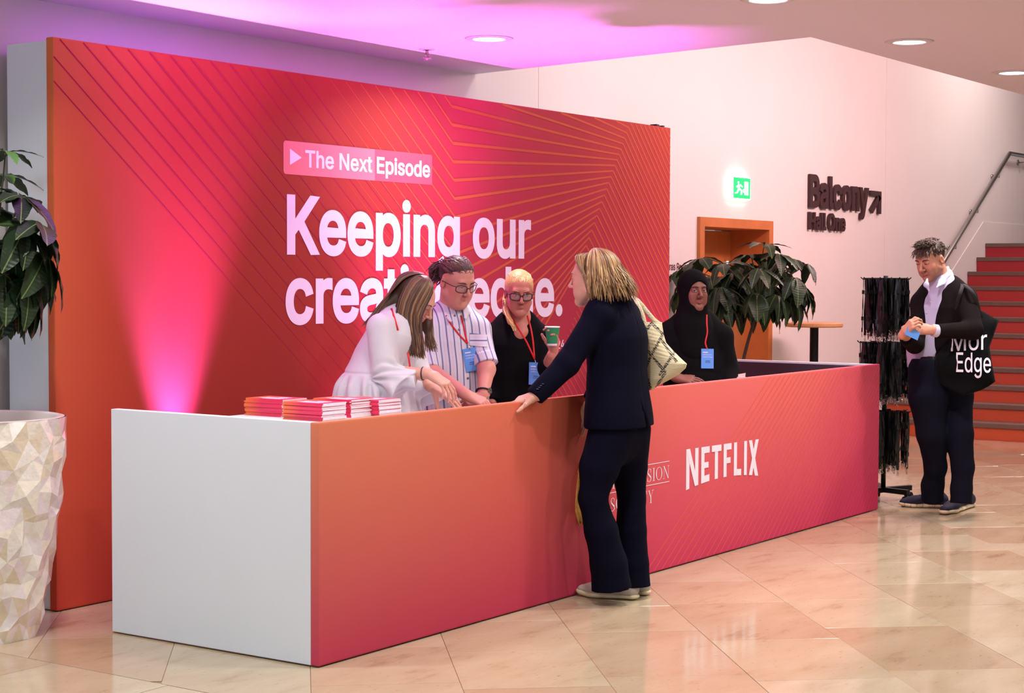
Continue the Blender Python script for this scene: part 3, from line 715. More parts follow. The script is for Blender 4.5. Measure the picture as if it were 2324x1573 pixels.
def cluster(root, hub, axis, n, L, drop, meshes, pet=0.03, rd=random):
    A = Vector(axis).normalized(); e1 = A.cross(Vector((0.3, 0.2, 1))); e1 = e1.normalized() if e1.length > .01 else Vector((1, 0, 0)); e2 = A.cross(e1)
    a0 = rd.uniform(0, 6.28); st = MB()
    for k in range(n):
        a = a0+2*math.pi*k/n+rd.uniform(-.2, .2); r = e1*math.cos(a)+e2*math.sin(a)
        d = (r+A*rd.uniform(-.1, .35)+Vector((0, 0, -drop*rd.uniform(.6, 1.3)))).normalized(); b = Vector(hub)+r*pet+A*0.005
        st.tube([hub, b], 0.0025, 5); put_leaf(root, b, d, A+Vector((0, 0, 0.25)), L*1.12*rd.uniform(.8, 1.12), meshes)
    return st
def branch(mb, pts, r0, r1):
    n = len(pts); mb.tube(pts, [r0+(r1-r0)*i/(n-1) for i in range(n)], 7)
def bez(a, b, c, n=8): return [tuple((1-t)**2*np.array(a)+2*(1-t)*t*np.array(b)+t*t*np.array(c)) for t in [i/n for i in range(n+1)]]

# --- faceted pearl planter at the left edge
PX, PY = 4.62, 5.80
def planter():
    root = thing('shell_planter', 'tall tapered planter clad in cream pearl shell chips at the left edge', 'planter', (PX, PY, 0))
    rd = random.Random(4); H = 0.905; rows, n = 15, 30
    prof = lambda t: 0.225+0.115*math.sin(t*math.pi/2)**1.0
    G = []
    for i in range(rows+1):
        row = []
        for k in range(n):
            t = min(1, max(0, i/rows+(rd.uniform(-.4, .4)/rows if 0 < i < rows else 0))); a = 2*math.pi*(k+(0.5 if i % 2 else 0)+rd.uniform(-.35, .35))/n
            r = prof(t)+rd.uniform(-0.012, 0.010); row.append((PX+r*math.cos(a), PY+r*math.sin(a), t*H))
        G.append(row)
    mb = MB()
    tones = [rgb(236, 226, 208), rgb(226, 216, 204), rgb(240, 234, 224), rgb(222, 206, 178), rgb(230, 216, 214)]
    for i in range(rows):
        for k in range(n):
            a, b = G[i][k], G[i][(k+1) % n]; c, d = G[i+1][k], G[i+1][(k+1) % n]
            tri = ((a, b, c), (b, d, c)) if i % 2 == 0 else ((a, b, d), (a, d, c))
            for T in tri: mb.add(T, [(0, 1, 2)], 0, rd.choice(tones)[:3])
    m = mat('pearl_shell', (1, 1, 1, 1), 0.22, attr=True, coat=0.6, noise=0.08, nscale=30, bump=0.25, bscale=45)
    mb.build('shell_cladding', m, root, False, True)
    MB().lathe([(0.335, H), (0.318, H+0.004), (0.30, H-0.004), (0.295, H-0.12)], (PX, PY, 0), 40).build('rim', mat('pearl_rim', rgb(226, 214, 206), 0.3, coat=0.4), root, True)
    MB().lathe([(0.296, H-0.1), (0.15, H-0.07), (0.001, H-0.06)], (PX, PY, 0), 30).build('soil', mat('dark_soil', rgb(60, 48, 42), 0.9, bump=0.6, bscale=80), root)
    return H
HP = planter()
pl = thing('umbrella_plant', 'umbrella plant with large dark glossy leaves in the shell planter', 'plant', (PX, PY, HP-0.06))
rd = random.Random(11)
D0 = 7.28
stem = MB(); base = (PX+0.06, PY-0.02, HP-0.07)
top = at(8, 700, D0); st1 = bez(base, (base[0]-0.02, base[1], 1.2), top, 8); branch(stem, st1, 0.014, 0.010)
base2 = (PX+0.0, PY+0.03, HP-0.07); branch(stem, bez(base2, (base2[0], base2[1], 1.3), at(-30, 560, D0+.1), 8), 0.013, 0.009)
stem.build('stem', M['bark'], pl, True)
hubs = [(12, 345, -.05, 7, .125, .1, 1, (0.1, -.1, 1)), (46, 447, -.12, 8, .165, .25, 0, (.15, -.35, 1)), (92, 512, -.15, 7, .19, .75, 0, (.5, -.3, .8)), (25, 560, -.05, 7, .19, .9, 0, (-.1, -.5, .8)),
        (75, 600, .05, 7, .19, 1.2, 0, (.4, -.1, .7)), (10, 625, -.15, 7, .18, 1.1, 0, (-.1, -.6, .6)), (50, 660, .0, 6, .18, 1.5, 0, (.2, -.2, .6)), (-30, 480, .1, 7, .17, .5, 0, (-.3, .1, 1)), (5, 400, .1, 6, .13, .3, 1, (0, .2, 1)), (-40, 600, .0, 7, .19, 1.0, 0, (-.4, 0, .7)), (0, 690, .05, 6, .16, 1.5, 0, (0, .1, .6)), (105, 585, -.1, 6, .19, 1.3, 0, (.5, -.3, .6)), (60, 640, -.12, 7, .19, 1.6, 0, (.2, -.5, .5)), (20, 650, -.1, 7, .19, 1.6, 0, (0, -.6, .5)), (60, 520, -.18, 6, .18, .9, 0, (.2, -.6, .7))]
pet = MB()
for (hx, hy, dd, n, L, drop, lt, ax) in hubs:
    h = at(hx, hy, D0+dd); branch(pet, bez(st1[-1] if hy > 500 else at(-20, 600, D0), at((hx-10)*.5, (hy+640)/2, D0), h, 6), 0.006, 0.003)
    s = cluster(pl, h, ax, n, L, drop, LEAFL if lt else LEAF, 0.02, rd); pet.add(s.v, s.f)
pet.build('petiole', M['petiole'], pl, True)

# --- the second plant behind the desk
D1 = 12.7
gp = at(1672, 815, D1); pot2 = thing('round_planter', 'dark round planter on the floor behind the desk by the door', 'planter', (gp[0], gp[1], 0))
MB().lathe([(0.17, 0.0), (0.2, 0.02), (0.24, 0.60), (0.25, 0.62), (0.23, 0.62), (0.22, 0.55)], (gp[0], gp[1], 0), 32).build('shell', mat('anthracite_pot', rgb(60, 58, 58), 0.5), pot2, True)
MB().lathe([(0.221, 0.56), (0.001, 0.58)], (gp[0], gp[1], 0), 24).build('soil', mat('potting_soil', rgb(52, 42, 36), 0.9), pot2)
pl2 = thing('umbrella_plant', 'bushy umbrella plant with dark leaves in front of the wooden doorway', 'plant', (gp[0], gp[1], 0.57))
stem = MB(); tip = at(1722, 700, D1); trunk = bez((gp[0]-0.02, gp[1], 0.56), at(1688, 790, D1), tip, 9); branch(stem, trunk, 0.016, 0.010); stem.build('stem', M['bark'], pl2, True)
rd = random.Random(5)
hubs = [(1590, 588, 0, 5, .15, .4), (1640, 600, -.2, 6, .17, .5), (1700, 580, .1, 6, .16, .3), (1738, 556, 0, 6, .16, .2), (1765, 578, -.1, 6, .16, .4), (1800, 590, .1, 6, .16, .5), (1828, 600, .1, 5, .15, .7), (1665, 622, .1, 7, .18, .8), (1722, 612, -.25, 7, .18, .6), (1775, 618, .1, 7, .18, .8),
        (1610, 630, .2, 7, .18, .8), (1560, 632, .3, 6, .17, .9), (1690, 645, .1, 7, .18, 1.1), (1805, 632, -.1, 7, .18, 1.1), (1750, 650, .0, 7, .18, 1.2), (1632, 655, -.1, 7, .19, 1.1), (1570, 600, .2, 4, .14, .6), (1655, 675, .2, 7, .19, 1.4), (1790, 662, .2, 7, .18, 1.5), (1690, 600, .3, 7, .18, .6), (1750, 596, .3, 7, .18, .6),
        (1545, 660, .3, 6, .17, 1.2), (1600, 670, .1, 7, .19, 1.4), (1715, 668, -.2, 7, .18, 1.4), (1765, 672, -.15, 7, .18, 1.5), (1818, 650, .15, 6, .17, 1.3), (1640, 640, .35, 7, .18, 1.0), (1700, 655, .35, 7, .18, 1.3), (1640, 690, -.1, 6, .19, 1.6), (1690, 690, .1, 6, .18, 1.6), (1745, 690, .1, 6, .18, 1.7), (1800, 680, .0, 6, .18, 1.7), (1538, 618, .3, 6, .17, .8), (1822, 664, .1, 6, .18, 1.7), (1722, 640, .3, 7, .19, 1.0)]
pet = MB()
for (hx, hy, dd, n, L, drop) in hubs:
    h = at(hx, hy, D1+dd); branch(pet, bez(trunk[-1 if hy < 650 else -2], at((hx+1720)/2, min(hy, 700)-10, D1+dd/2), h, 6), 0.007, 0.003)
    c = Vector(h)-Vector(at(1700, 690, D1)); ax = Vector((0, 0, .9))+c*0.9
    s = cluster(pl2, h, ax, n, L, drop, LEAF, 0.03, rd); pet.add(s.v, s.f)
pet.build('petiole', M['petiole'], pl2, True)

# ------------------------------------------------------------------ bar table by the wall
tc_ = at(1848, 735, 14.35); tz = tc_[2]; tb = thing('bar_table', 'tall round bar table with pale wooden top and black column', 'table', (tc_[0], tc_[1], 0))
MB().lathe([(0.001, 0.0), (0.225, 0.0), (0.236, -0.008), (0.236, -0.03), (0.228, -0.038), (0.001, -0.038)], (tc_[0], tc_[1], tz+0.012), 48).build('table_top', M['wood_pale'], tb, False)
MB().lathe([(0.036, tz-0.03), (0.036, 0.03)], (tc_[0], tc_[1], 0), 20).build('column', M['black_metal'], tb, True)
MB().lathe([(0.036, 0.04), (0.2, 0.02), (0.21, 0.0), (0.001, 0.0)], (tc_[0], tc_[1], 0), 32).build('foot', M['black_metal'], tb, True)

# ------------------------------------------------------------------ lanyard rack
RD = 11.45
rp = on_z(2004, 1138, 0.0); rp = (rp[0], rp[1])
rk = thing('lanyard_rack', 'black three tier display stand on casters beside the desk', 'rack', (rp[0], rp[1], 0))
MB().tube([(rp[0], rp[1], 0.07), (rp[0], rp[1], 1.50)], 0.016, 12).build('post', M['black_metal'], rk, True)
ang0 = math.atan2(-CR[1], -CR[0])
for k, (tx, ty) in enumerate(((2036, 1142), (2066, 1133), (1945, 1147), (1965, 1136), (1990, 1127))):
    e = on_z(tx, ty, 0.0); dx, dy = e[0]-rp[0], e[1]-rp[1]; l = math.hypot(dx, dy); dx, dy = dx/l, dy/l; l = min(max(l, 0.2), 0.30)
    mb = MB(); nx, ny = -dy*0.016, dx*0.016
    V = [(rp[0]+dx*a+nx*s_, rp[1]+dy*a+ny*s_, z) for a in (0.0, l) for s_ in (-1, 1) for z in (0.062, 0.095)]
    mb.add(V, [(0, 1, 3, 2), (4, 6, 7, 5), (0, 4, 5, 1), (2, 3, 7, 6), (1, 5, 7, 3), (0, 2, 6, 4)]); mb.build('foot_arm', M['black_metal'], rk)
    cx, cy = rp[0]+dx*(l-0.015), rp[1]+dy*(l-0.015)
    mb = MB(); mb.tube([(cx-nx, cy-ny, 0.027), (cx-nx*.1, cy-ny*.1, 0.027)], 0.026, 14); mb.tube([(cx+nx*.1, cy+ny*.1, 0.027), (cx+nx, cy+ny, 0.027)], 0.026, 14); mb.tube([(cx, cy, 0.03), (cx, cy, 0.064)], 0.008, 8); mb.build('caster', M['black_metal'], rk, True)
M['ribbon_black'] = mat('black_ribbon', rgb(13, 13, 15), 0.35, spec=0.6)
M['clip_silver'] = mat('clip_silver', rgb(200, 190, 186), 0.25, metal=1.0)
def lanyard_mesh(seed):
    r_ = random.Random(seed); mb = MB(); L = 0.335+r_.uniform(-.012, .012); n = 9
    for s in (-1.6, -.6, .5, 1.5):
        ph, am = r_.uniform(0, 6), r_.uniform(.001, .003); P = []
        for i in range(n+1):
            t = i/n; w = 0.006*math.sin(math.pi*min(1, t*1.02))+0.003
            P.append((s*w+am*math.sin(t*9+ph)*t, am*math.cos(t*7+ph), -L*t))
        V = []; F = []
        for i, p in enumerate(P):
            tw = math.sin(i*0.7+ph)*0.35; cx, cy = math.cos(tw)*0.0062, math.sin(tw)*0.0062
            V += [(p[0]-cx, p[1]-cy, p[2]), (p[0]+cx, p[1]+cy, p[2])]
        for i in range(n): F.append((2*i, 2*i+1, 2*i+3, 2*i+2))
        mb.add(V, F)
    for z in (-L*0.28, -L*.55, -L*.8):
        if r_.random() < .7: mb.box((-.011, -.007, z-.014), (.011, .007, z+.012))
    mb.box((-.008, -.004, -L-.025), (.008, .004, -L+.004))
    me = bpy.data.meshes.new('ribbon'); me.from_pydata(mb.v, [], mb.f); me.materials.append(M['ribbon_black'])
    c = MB(); z = -L-.028
    c.tube([(0.006*math.cos(a), 0.0, z+0.006*math.sin(a)) for a in [k*math.pi/4 for k in range(8)]], 0.0016, 5, closed=True)
    c.tube([(0, 0, z-.006), (.003, 0, z-.016), (.007, 0, z-.022), (.004, 0, z-.032), (-.004, 0, z-.03), (-.005, 0, z-.018)], 0.0021, 5)
    cm = bpy.data.meshes.new('clip'); cm.from_pydata(c.v, [], c.f); cm.materials.append(M['clip_silver'])
    return me, cm
LAN = [lanyard_mesh(i) for i in range(6)]
rd = random.Random(3)
tiers = [(1.478, 0.155, 'top'), (1.055, 0.172, 'middle'), (0.598, 0.165, 'bottom')]
for (z, R_, nm) in tiers:
    for k in range(4):
        a = ang0+0.35+k*math.pi/4; dx, dy = math.cos(a)*R_, math.sin(a)*R_
        MB().tube([(rp[0]-dx*1.08, rp[1]-dy*1.08, z+0.012), (rp[0]-dx, rp[1]-dy, z), (rp[0]+dx, rp[1]+dy, z), (rp[0]+dx*1.08, rp[1]+dy*1.08, z+.012)], 0.004, 6).build('hook_arm', M['black_metal'], rk, True)
        for s in range(26):
            t = -1+2*(s+0.5)/26
            if abs(t) < 0.12: continue
            me, cm = rd.choice(LAN)
            o = bpy.data.objects.new('lanyard', me); COL.objects.link(o); o.location = (rp[0]+dx*t, rp[1]+dy*t, z+0.008); o.rotation_euler = (rd.uniform(-.05, .05), rd.uniform(-.05, .05), a+math.pi/2+rd.uniform(-.5, .5)); o.scale = (1, 1, rd.uniform(.94, 1.06))
            tag(o, 'black ribbon lanyard with silver clip hanging on the %s tier of the rack' % nm, 'lanyard', 'lanyards on the %s tier of the rack' % nm)
            c = bpy.data.objects.new('clip', cm); COL.objects.link(c); c.parent = o

# ------------------------------------------------------------------ programme booklets in stacks on the desk
DZT = 0.900
M['pages'] = mat('page_edges', rgb(232, 222, 226), 0.7, noise=0.06, nscale=200)
def cover_mat():
    m = bpy.data.materials.new('booklet_cover'); m.use_nodes = True; nt = m.node_tree; N = nt.nodes; L = nt.links; p = N['Principled BSDF']; p.inputs['Roughness'].default_value = 0.4
    tc = N.new('ShaderNodeTexCoord'); sx = N.new('ShaderNodeSeparateXYZ'); L.new(tc.outputs['Object'], sx.inputs[0])
    r = ramp_node(nt, [(0, rgb(214, 40, 84)), (0.55, rgb(214, 52, 84)), (1, rgb(226, 112, 56))]); mr = N.new('ShaderNodeMapRange'); mr.inputs[1].default_value = 0; mr.inputs[2].default_value = 0.21; L.new(sx.outputs['Y'], mr.inputs[0]); L.new(mr.outputs[0], r.inputs[0]); L.new(r.outputs[0], p.inputs['Base Color'])
    return m
M['cover'] = cover_mat()
BT = 0.0056
mbk = MB(); mbk.box((0.0008, -0.0003, 0.0004), (0.1495, 0.2103, BT-0.0004)); pg_me = bpy.data.meshes.new('pages'); pg_me.from_pydata(mbk.v, [], mbk.f); pg_me.materials.append(M['pages'])
mbk = MB(); mbk.box((0, 0, 0), (0.148, 0.21, 0.0003)); mbk.box((0, 0, BT-0.0003), (0.148, 0.21, BT)); mbk.box((-0.0006, 0, 0), (0.0005, 0.21, BT)); cv_me = bpy.data.meshes.new('cover'); cv_me.from_pydata(mbk.v, [], mbk.f); cv_me.materials.append(M['cover'])
mbk = MB()
for i, w in enumerate((0.10, 0.14, 0.12, 0.07)): mbk.box((0.022+i*0.024, 0.04, BT+0.0001), (0.035+i*0.024, 0.04+w, BT+0.0003))
tt_me = bpy.data.meshes.new('title_print'); tt_me.from_pydata(mbk.v, [], mbk.f); tt_me.materials.append(M['print_white'])
rd = random.Random(8)
ORD = ['topmost', 'second', 'third', 'fourth', 'fifth', 'sixth', 'seventh', 'eighth', 'ninth', 'tenth', 'eleventh', 'twelfth', 'thirteenth']
stacks = [(640, 908, 13, 'leftmost booklet stack'), (730.5, 917, 13, 'front booklet stack'), (796, 909, 13, 'back middle booklet stack'), (860, 909, 12, 'rightmost booklet stack')]
for (cx, cy, n, nm) in stacks:
    c = on_z(cx, cy, DZT+n*BT)
    for k in range(n):
        z = DZT+0.0005+k*BT; top = (k == n-1)
        o = bpy.data.objects.new('booklet', cv_me); COL.objects.link(o)
        o.location = (c[0]+rd.uniform(-.004, .004), c[1]+rd.uniform(-.004, .004), z); o.rotation_euler = (0, 0, rd.uniform(-.02, .02))
        if top: tag(o, 'red and orange programme booklet lying topmost on the '+nm, 'booklet', 'programme booklets stacked on the desk')
        else: tag(o, 'red and orange programme booklet, %s from the top of the %s' % (ORD[n-1-k], nm), 'booklet', 'programme booklets stacked on the desk')
        for me, nme in ((pg_me, 'pages'),)+(((tt_me, 'title_print'),) if top else ()):
            p = bpy.data.objects.new(nme, me); COL.objects.link(p); p.parent = o
# small things on the desk
g = on_z(1297, 897, DZT+0.01); pen = MB(); pen.tube([(g[0]-.06, g[1]+.02, DZT+.045), (g[0]-.02, g[1]+.01, DZT+.048), (g[0]+.08, g[1]-.02, DZT+.03)], 0.006, 8)

# ------------------------------------------------------------------ figures: smooth implicit bodies
def unit(v): v = np.asarray(v, float); return v/max(np.linalg.norm(v), 1e-9)
class Blob:
    """ordered list of smooth-blended rounded shapes; meshed with surface nets"""
    def __init__(s): s.P = []; s.disp = None
    def cone(s, a, b, ra, rb, k=0.015, n=None, sa=1.0, sb=None, capa=False, capb=False, op='u', tag=0):
        a = np.asarray(a, float); b = np.asarray(b, float); sb = sa if sb is None else sb
        w = unit(b-a); fr = None
        if n is not None:
            n = np.asarray(n, float); n = unit(n-w*(n@w)); fr = (n, np.cross(w, n), w)
        R = max(ra, rb)*max(1, sa, sb)
        s.P.append(dict(t='c', a=a, b=b, ra=ra, rb=rb, k=k, fr=fr, sa=sa, sb=sb, capa=capa, capb=capb, op=op, tag=tag, lo=np.minimum(a, b)-R, hi=np.maximum(a, b)+R)); return s
    def chain(s, pts, rs, k=0.02, n=None, sq=1.0, capa=False, capb=False, tag=0):
        sq = sq if isinstance(sq, (list, tuple)) else [sq]*len(pts)
        for i in range(len(pts)-1):
            s.cone(pts[i], pts[i+1], rs[i], rs[i+1], k, n, sq[i], sq[i+1], capa and i == 0, capb and i == len(pts)-2, 'u', tag)
        return s
    def ell(s, c, r, Mx=None, k=0.015, op='u', tag=0):
        c = np.asarray(c, float); R = max(r); s.P.append(dict(t='e', c=c, r=np.asarray(r, float), M=None if Mx is None else np.asarray(Mx, float), k=k, op=op, tag=tag, lo=c-R, hi=c+R)); return s
    def half(s, p, n, k=0.004, box=None, tag=None):
        """keep the side n points away from: cut everything so far where (x-p).n>0 (optionally only inside a box)"""
        s.P.append(dict(t='h', p=np.asarray(p, float), n=unit(n), op='h', k=k, box=box)); return s
    def bounds(s):
        lo = np.min([p['lo'] for p in s.P if p.get('op') == 'u'], 0); hi = np.max([p['hi'] for p in s.P if p.get('op') == 'u'], 0); return lo-0.03, hi+0.03
    def near(s, lo, hi, mg):
        return [p for p in s.P if p['t'] == 'h' or (np.all(p['lo']-mg-p['k'] < hi) and np.all(p['hi']+mg+p['k'] > lo))]
    def ev(s, X, mg=0.05, tags=False, plist=None):
        N = len(X); D = np.full(N, 1.0); T = np.zeros(N, np.int32)
        for p in (s.P if plist is None else plist):
            if p['t'] == 'h':
                d2 = (X-p['p'])@p['n']
                if p['box'] is not None: 
                    m = np.all((X > p['box'][0]) & (X < p['box'][1]), 1); D = np.where(m, np.maximum(D, d2), D)
                else: D = np.maximum(D, d2)
                continue
            if plist is not None: m = slice(None); Y = X
            else:
                lo_, hi_ = p['lo']-mg-p['k'], p['hi']+mg+p['k']; m = np.where((X[:, 0] > lo_[0]) & (X[:, 0] < hi_[0]) & (X[:, 1] > lo_[1]) & (X[:, 1] < hi_[1]) & (X[:, 2] > lo_[2]) & (X[:, 2] < hi_[2]))[0]
                if not len(m): continue
                Y = X[m]
            if p['t'] == 'c':
                ab = p['b']-p['a']; q = Y-p['a']; tt = np.clip(q@ab/max(ab@ab, 1e-12), 0, 1); r = p['ra']+(p['rb']-p['ra'])*tt; q = q-tt[:, None]*ab
                if p['fr'] is None: d2 = np.sqrt(np.einsum('ij,ij->i', q, q))-r
                else:
                    sq = p['sa']+(p['sb']-p['sa'])*tt; n_, m_, w_ = p['fr']
                    d2 = (np.sqrt((q@n_/sq)**2+(q@m_)**2+(q@w_)**2)-r)*np.minimum(1, sq)
                if p['capa'] or p['capb']:
                    w = unit(ab)
                    if p['capb']: d2 = np.maximum(d2, (Y-p['b'])@w)
                    if p['capa']: d2 = np.maximum(d2, -(Y-p['a'])@w)
            else:
                q = Y-p['c']; q = q if p['M'] is None else q@p['M']
                k0 = np.linalg.norm(q/p['r'], axis=1); k1 = np.linalg.norm(q/p['r']**2, axis=1); d2 = k0*(k0-1)/np.maximum(k1, 1e-9)
                d2 = np.where(k0 < 1e-4, -p['r'].min(), d2)
            d1 = D[m]; k = p['k']
            if p['op'] == 'u':
                h = np.clip(0.5+0.5*(d1-d2)/k, 0, 1); D[m] = d1+(d2-d1)*h-k*h*(1-h)
                if tags: tm = T[m]; tm[d2 < d1] = p['tag']; T[m] = tm
            else:
                h = np.clip(0.5-0.5*(d1+d2)/k, 0, 1); D[m] = d1+(-d2-d1)*h+k*h*(1-h)
        if s.disp is not None: D = D+s.disp(X)
        return (D, T) if tags else D
    def march(s, o, d, L=0.2):
        return s.march_n(np.asarray(o, float)[None], d, L)[0]
    def march_n(s, O, d, L=0.2):
        """first hits of the surface from the points O along d"""
        O = np.asarray(O, float); d = unit(d); t = np.zeros(len(O)); on = np.ones(len(O), bool)
        for _ in range(50):
            if not on.any(): break
            v = s.ev(O[on]+d*t[on][:, None], 0.12); i = np.where(on)[0]
            t[i] += np.where(v < 0.0004, 0, np.minimum(v*0.85, 0.02)); on[i[(v < 0.0004) | (t[i] > L)]] = False
        return O+d*t[:, None]
    def net(s, h=0.006, lo=None, hi=None):
        l0, h0 = s.bounds(); lo = l0 if lo is None else np.asarray(lo, float); hi = h0 if hi is None else np.asarray(hi, float)
        B = 4; nb = np.maximum(1, np.ceil((hi-lo)/(h*B)).astype(int)); n = nb*B+1
        g = [lo[i]+(np.arange(nb[i])+0.5)*h*B for i in range(3)]
        C = np.stack(np.meshgrid(*g, indexing='ij'), -1).reshape(-1, 3); cd = s.ev(C, h*B*1.8)
        act = np.abs(cd) < h*B*1.25
        D = np.repeat(np.repeat(np.repeat(np.sign(cd).reshape(nb).astype(np.float32), B, 0), B, 1), B, 2)
        D = np.pad(D, ((0, 1),)*3, mode='edge')
        ai = np.argwhere(act.reshape(nb)); off = np.stack(np.meshgrid(*[np.arange(B+1)]*3, indexing='ij'), -1).reshape(-1, 3)
        G = 5; key = (ai//G)@np.array([1, 4096, 4096*4096]); od = np.argsort(key, kind='stable'); ai = ai[od]; key = key[od]
        cut = np.flatnonzero(np.r_[True, key[1:] != key[:-1], True])
        for c0, c1 in zip(cut[:-1], cut[1:]):
            I = (ai[c0:c1, None]*B+off[None]).reshape(-1, 3); X = lo+I*h
            D[I[:, 0], I[:, 1], I[:, 2]] = s.ev(X, plist=s.near(X.min(0), X.max(0), .004))
        ins = D < 0
        cnt = np.zeros(tuple(np.array(D.shape)-1), np.int8)
        for dx in (0, 1):
            for dy in (0, 1):
                for dz in (0, 1): cnt += ins[dx:dx+n[0]-1, dy:dy+n[1]-1, dz:dz+n[2]-1]
        cells = np.argwhere((cnt > 0) & (cnt < 8)); idx = -np.ones(cnt.shape, np.int32); idx[cells[:, 0], cells[:, 1], cells[:, 2]] = np.arange(len(cells))
        acc = np.zeros((len(cells), 3)); num = np.zeros(len(cells))
        cor = [(a, b, c) for a in (0, 1) for b in (0, 1) for c in (0, 1)]
        for i, ca in enumerate(cor):
            for cb in cor[i+1:]:
                if sum(abs(x-y) for x, y in zip(ca, cb)) != 1: continue
                da = D[cells[:, 0]+ca[0], cells[:, 1]+ca[1], cells[:, 2]+ca[2]]; db = D[cells[:, 0]+cb[0], cells[:, 1]+cb[1], cells[:, 2]+cb[2]]
                m = (da < 0) != (db < 0); t = np.where(m, da/np.where(np.abs(da-db) < 1e-12, 1, da-db), 0)
                P = np.array(ca)+t[:, None]*(np.array(cb)-np.array(ca)); acc += P*m[:, None]; num += m
        V = lo+(cells+acc/np.maximum(num, 1)[:, None])*h
        F = []
        for ax in range(3):
            e = [slice(1, -1)]*3; s0 = list(e); s1 = list(e); s0[ax] = slice(0, -1); s1[ax] = slice(1, None)
            a = ins[tuple(s0)]; b = ins[tuple(s1)]; E = np.argwhere(a != b)
            if not len(E): continue
            fl = a[E[:, 0], E[:, 1], E[:, 2]]; P = E+1; P[:, ax] -= 1
            u, v = (ax+1) % 3, (ax+2) % 3; q = []
            for du, dv in ((-1, -1), (0, -1), (0, 0), (-1, 0)):
                Q = P.copy(); Q[:, u] += du; Q[:, v] += dv; q.append(idx[Q[:, 0], Q[:, 1], Q[:, 2]])
            q = np.stack(q, 1); q[~fl] = q[~fl][:, ::-1]; F.append(q[(q >= 0).all(1)])
        return V, np.concatenate(F)
    def build(s, name, m, parent, h=0.006, color=None, smooth=True):
        V, F = s.net(h)
        col = None
        if color is not None: col = color(V)
        return mesh(name, V, F, m, parent, smooth, None, col)
def wrinkle(seed, amp, freq, dirs=None, n=7):
    r_ = np.random.RandomState(seed); K = r_.normal(size=(n, 3)); K /= np.linalg.norm(K, axis=1)[:, None]
    if dirs is not None: K = K*np.asarray(dirs)
    K = K*freq*r_.uniform(.6, 1.7, (n, 1)); ph = r_.uniform(0, 6.3, n); A = r_.uniform(.5, 1, n)*amp/n*1.8
    def f(X):
        w = X+0.03*np.sin(X[:, [1, 2, 0]]*9+ph[:3]); return np.sin(w@K.T+ph)@A
    return f

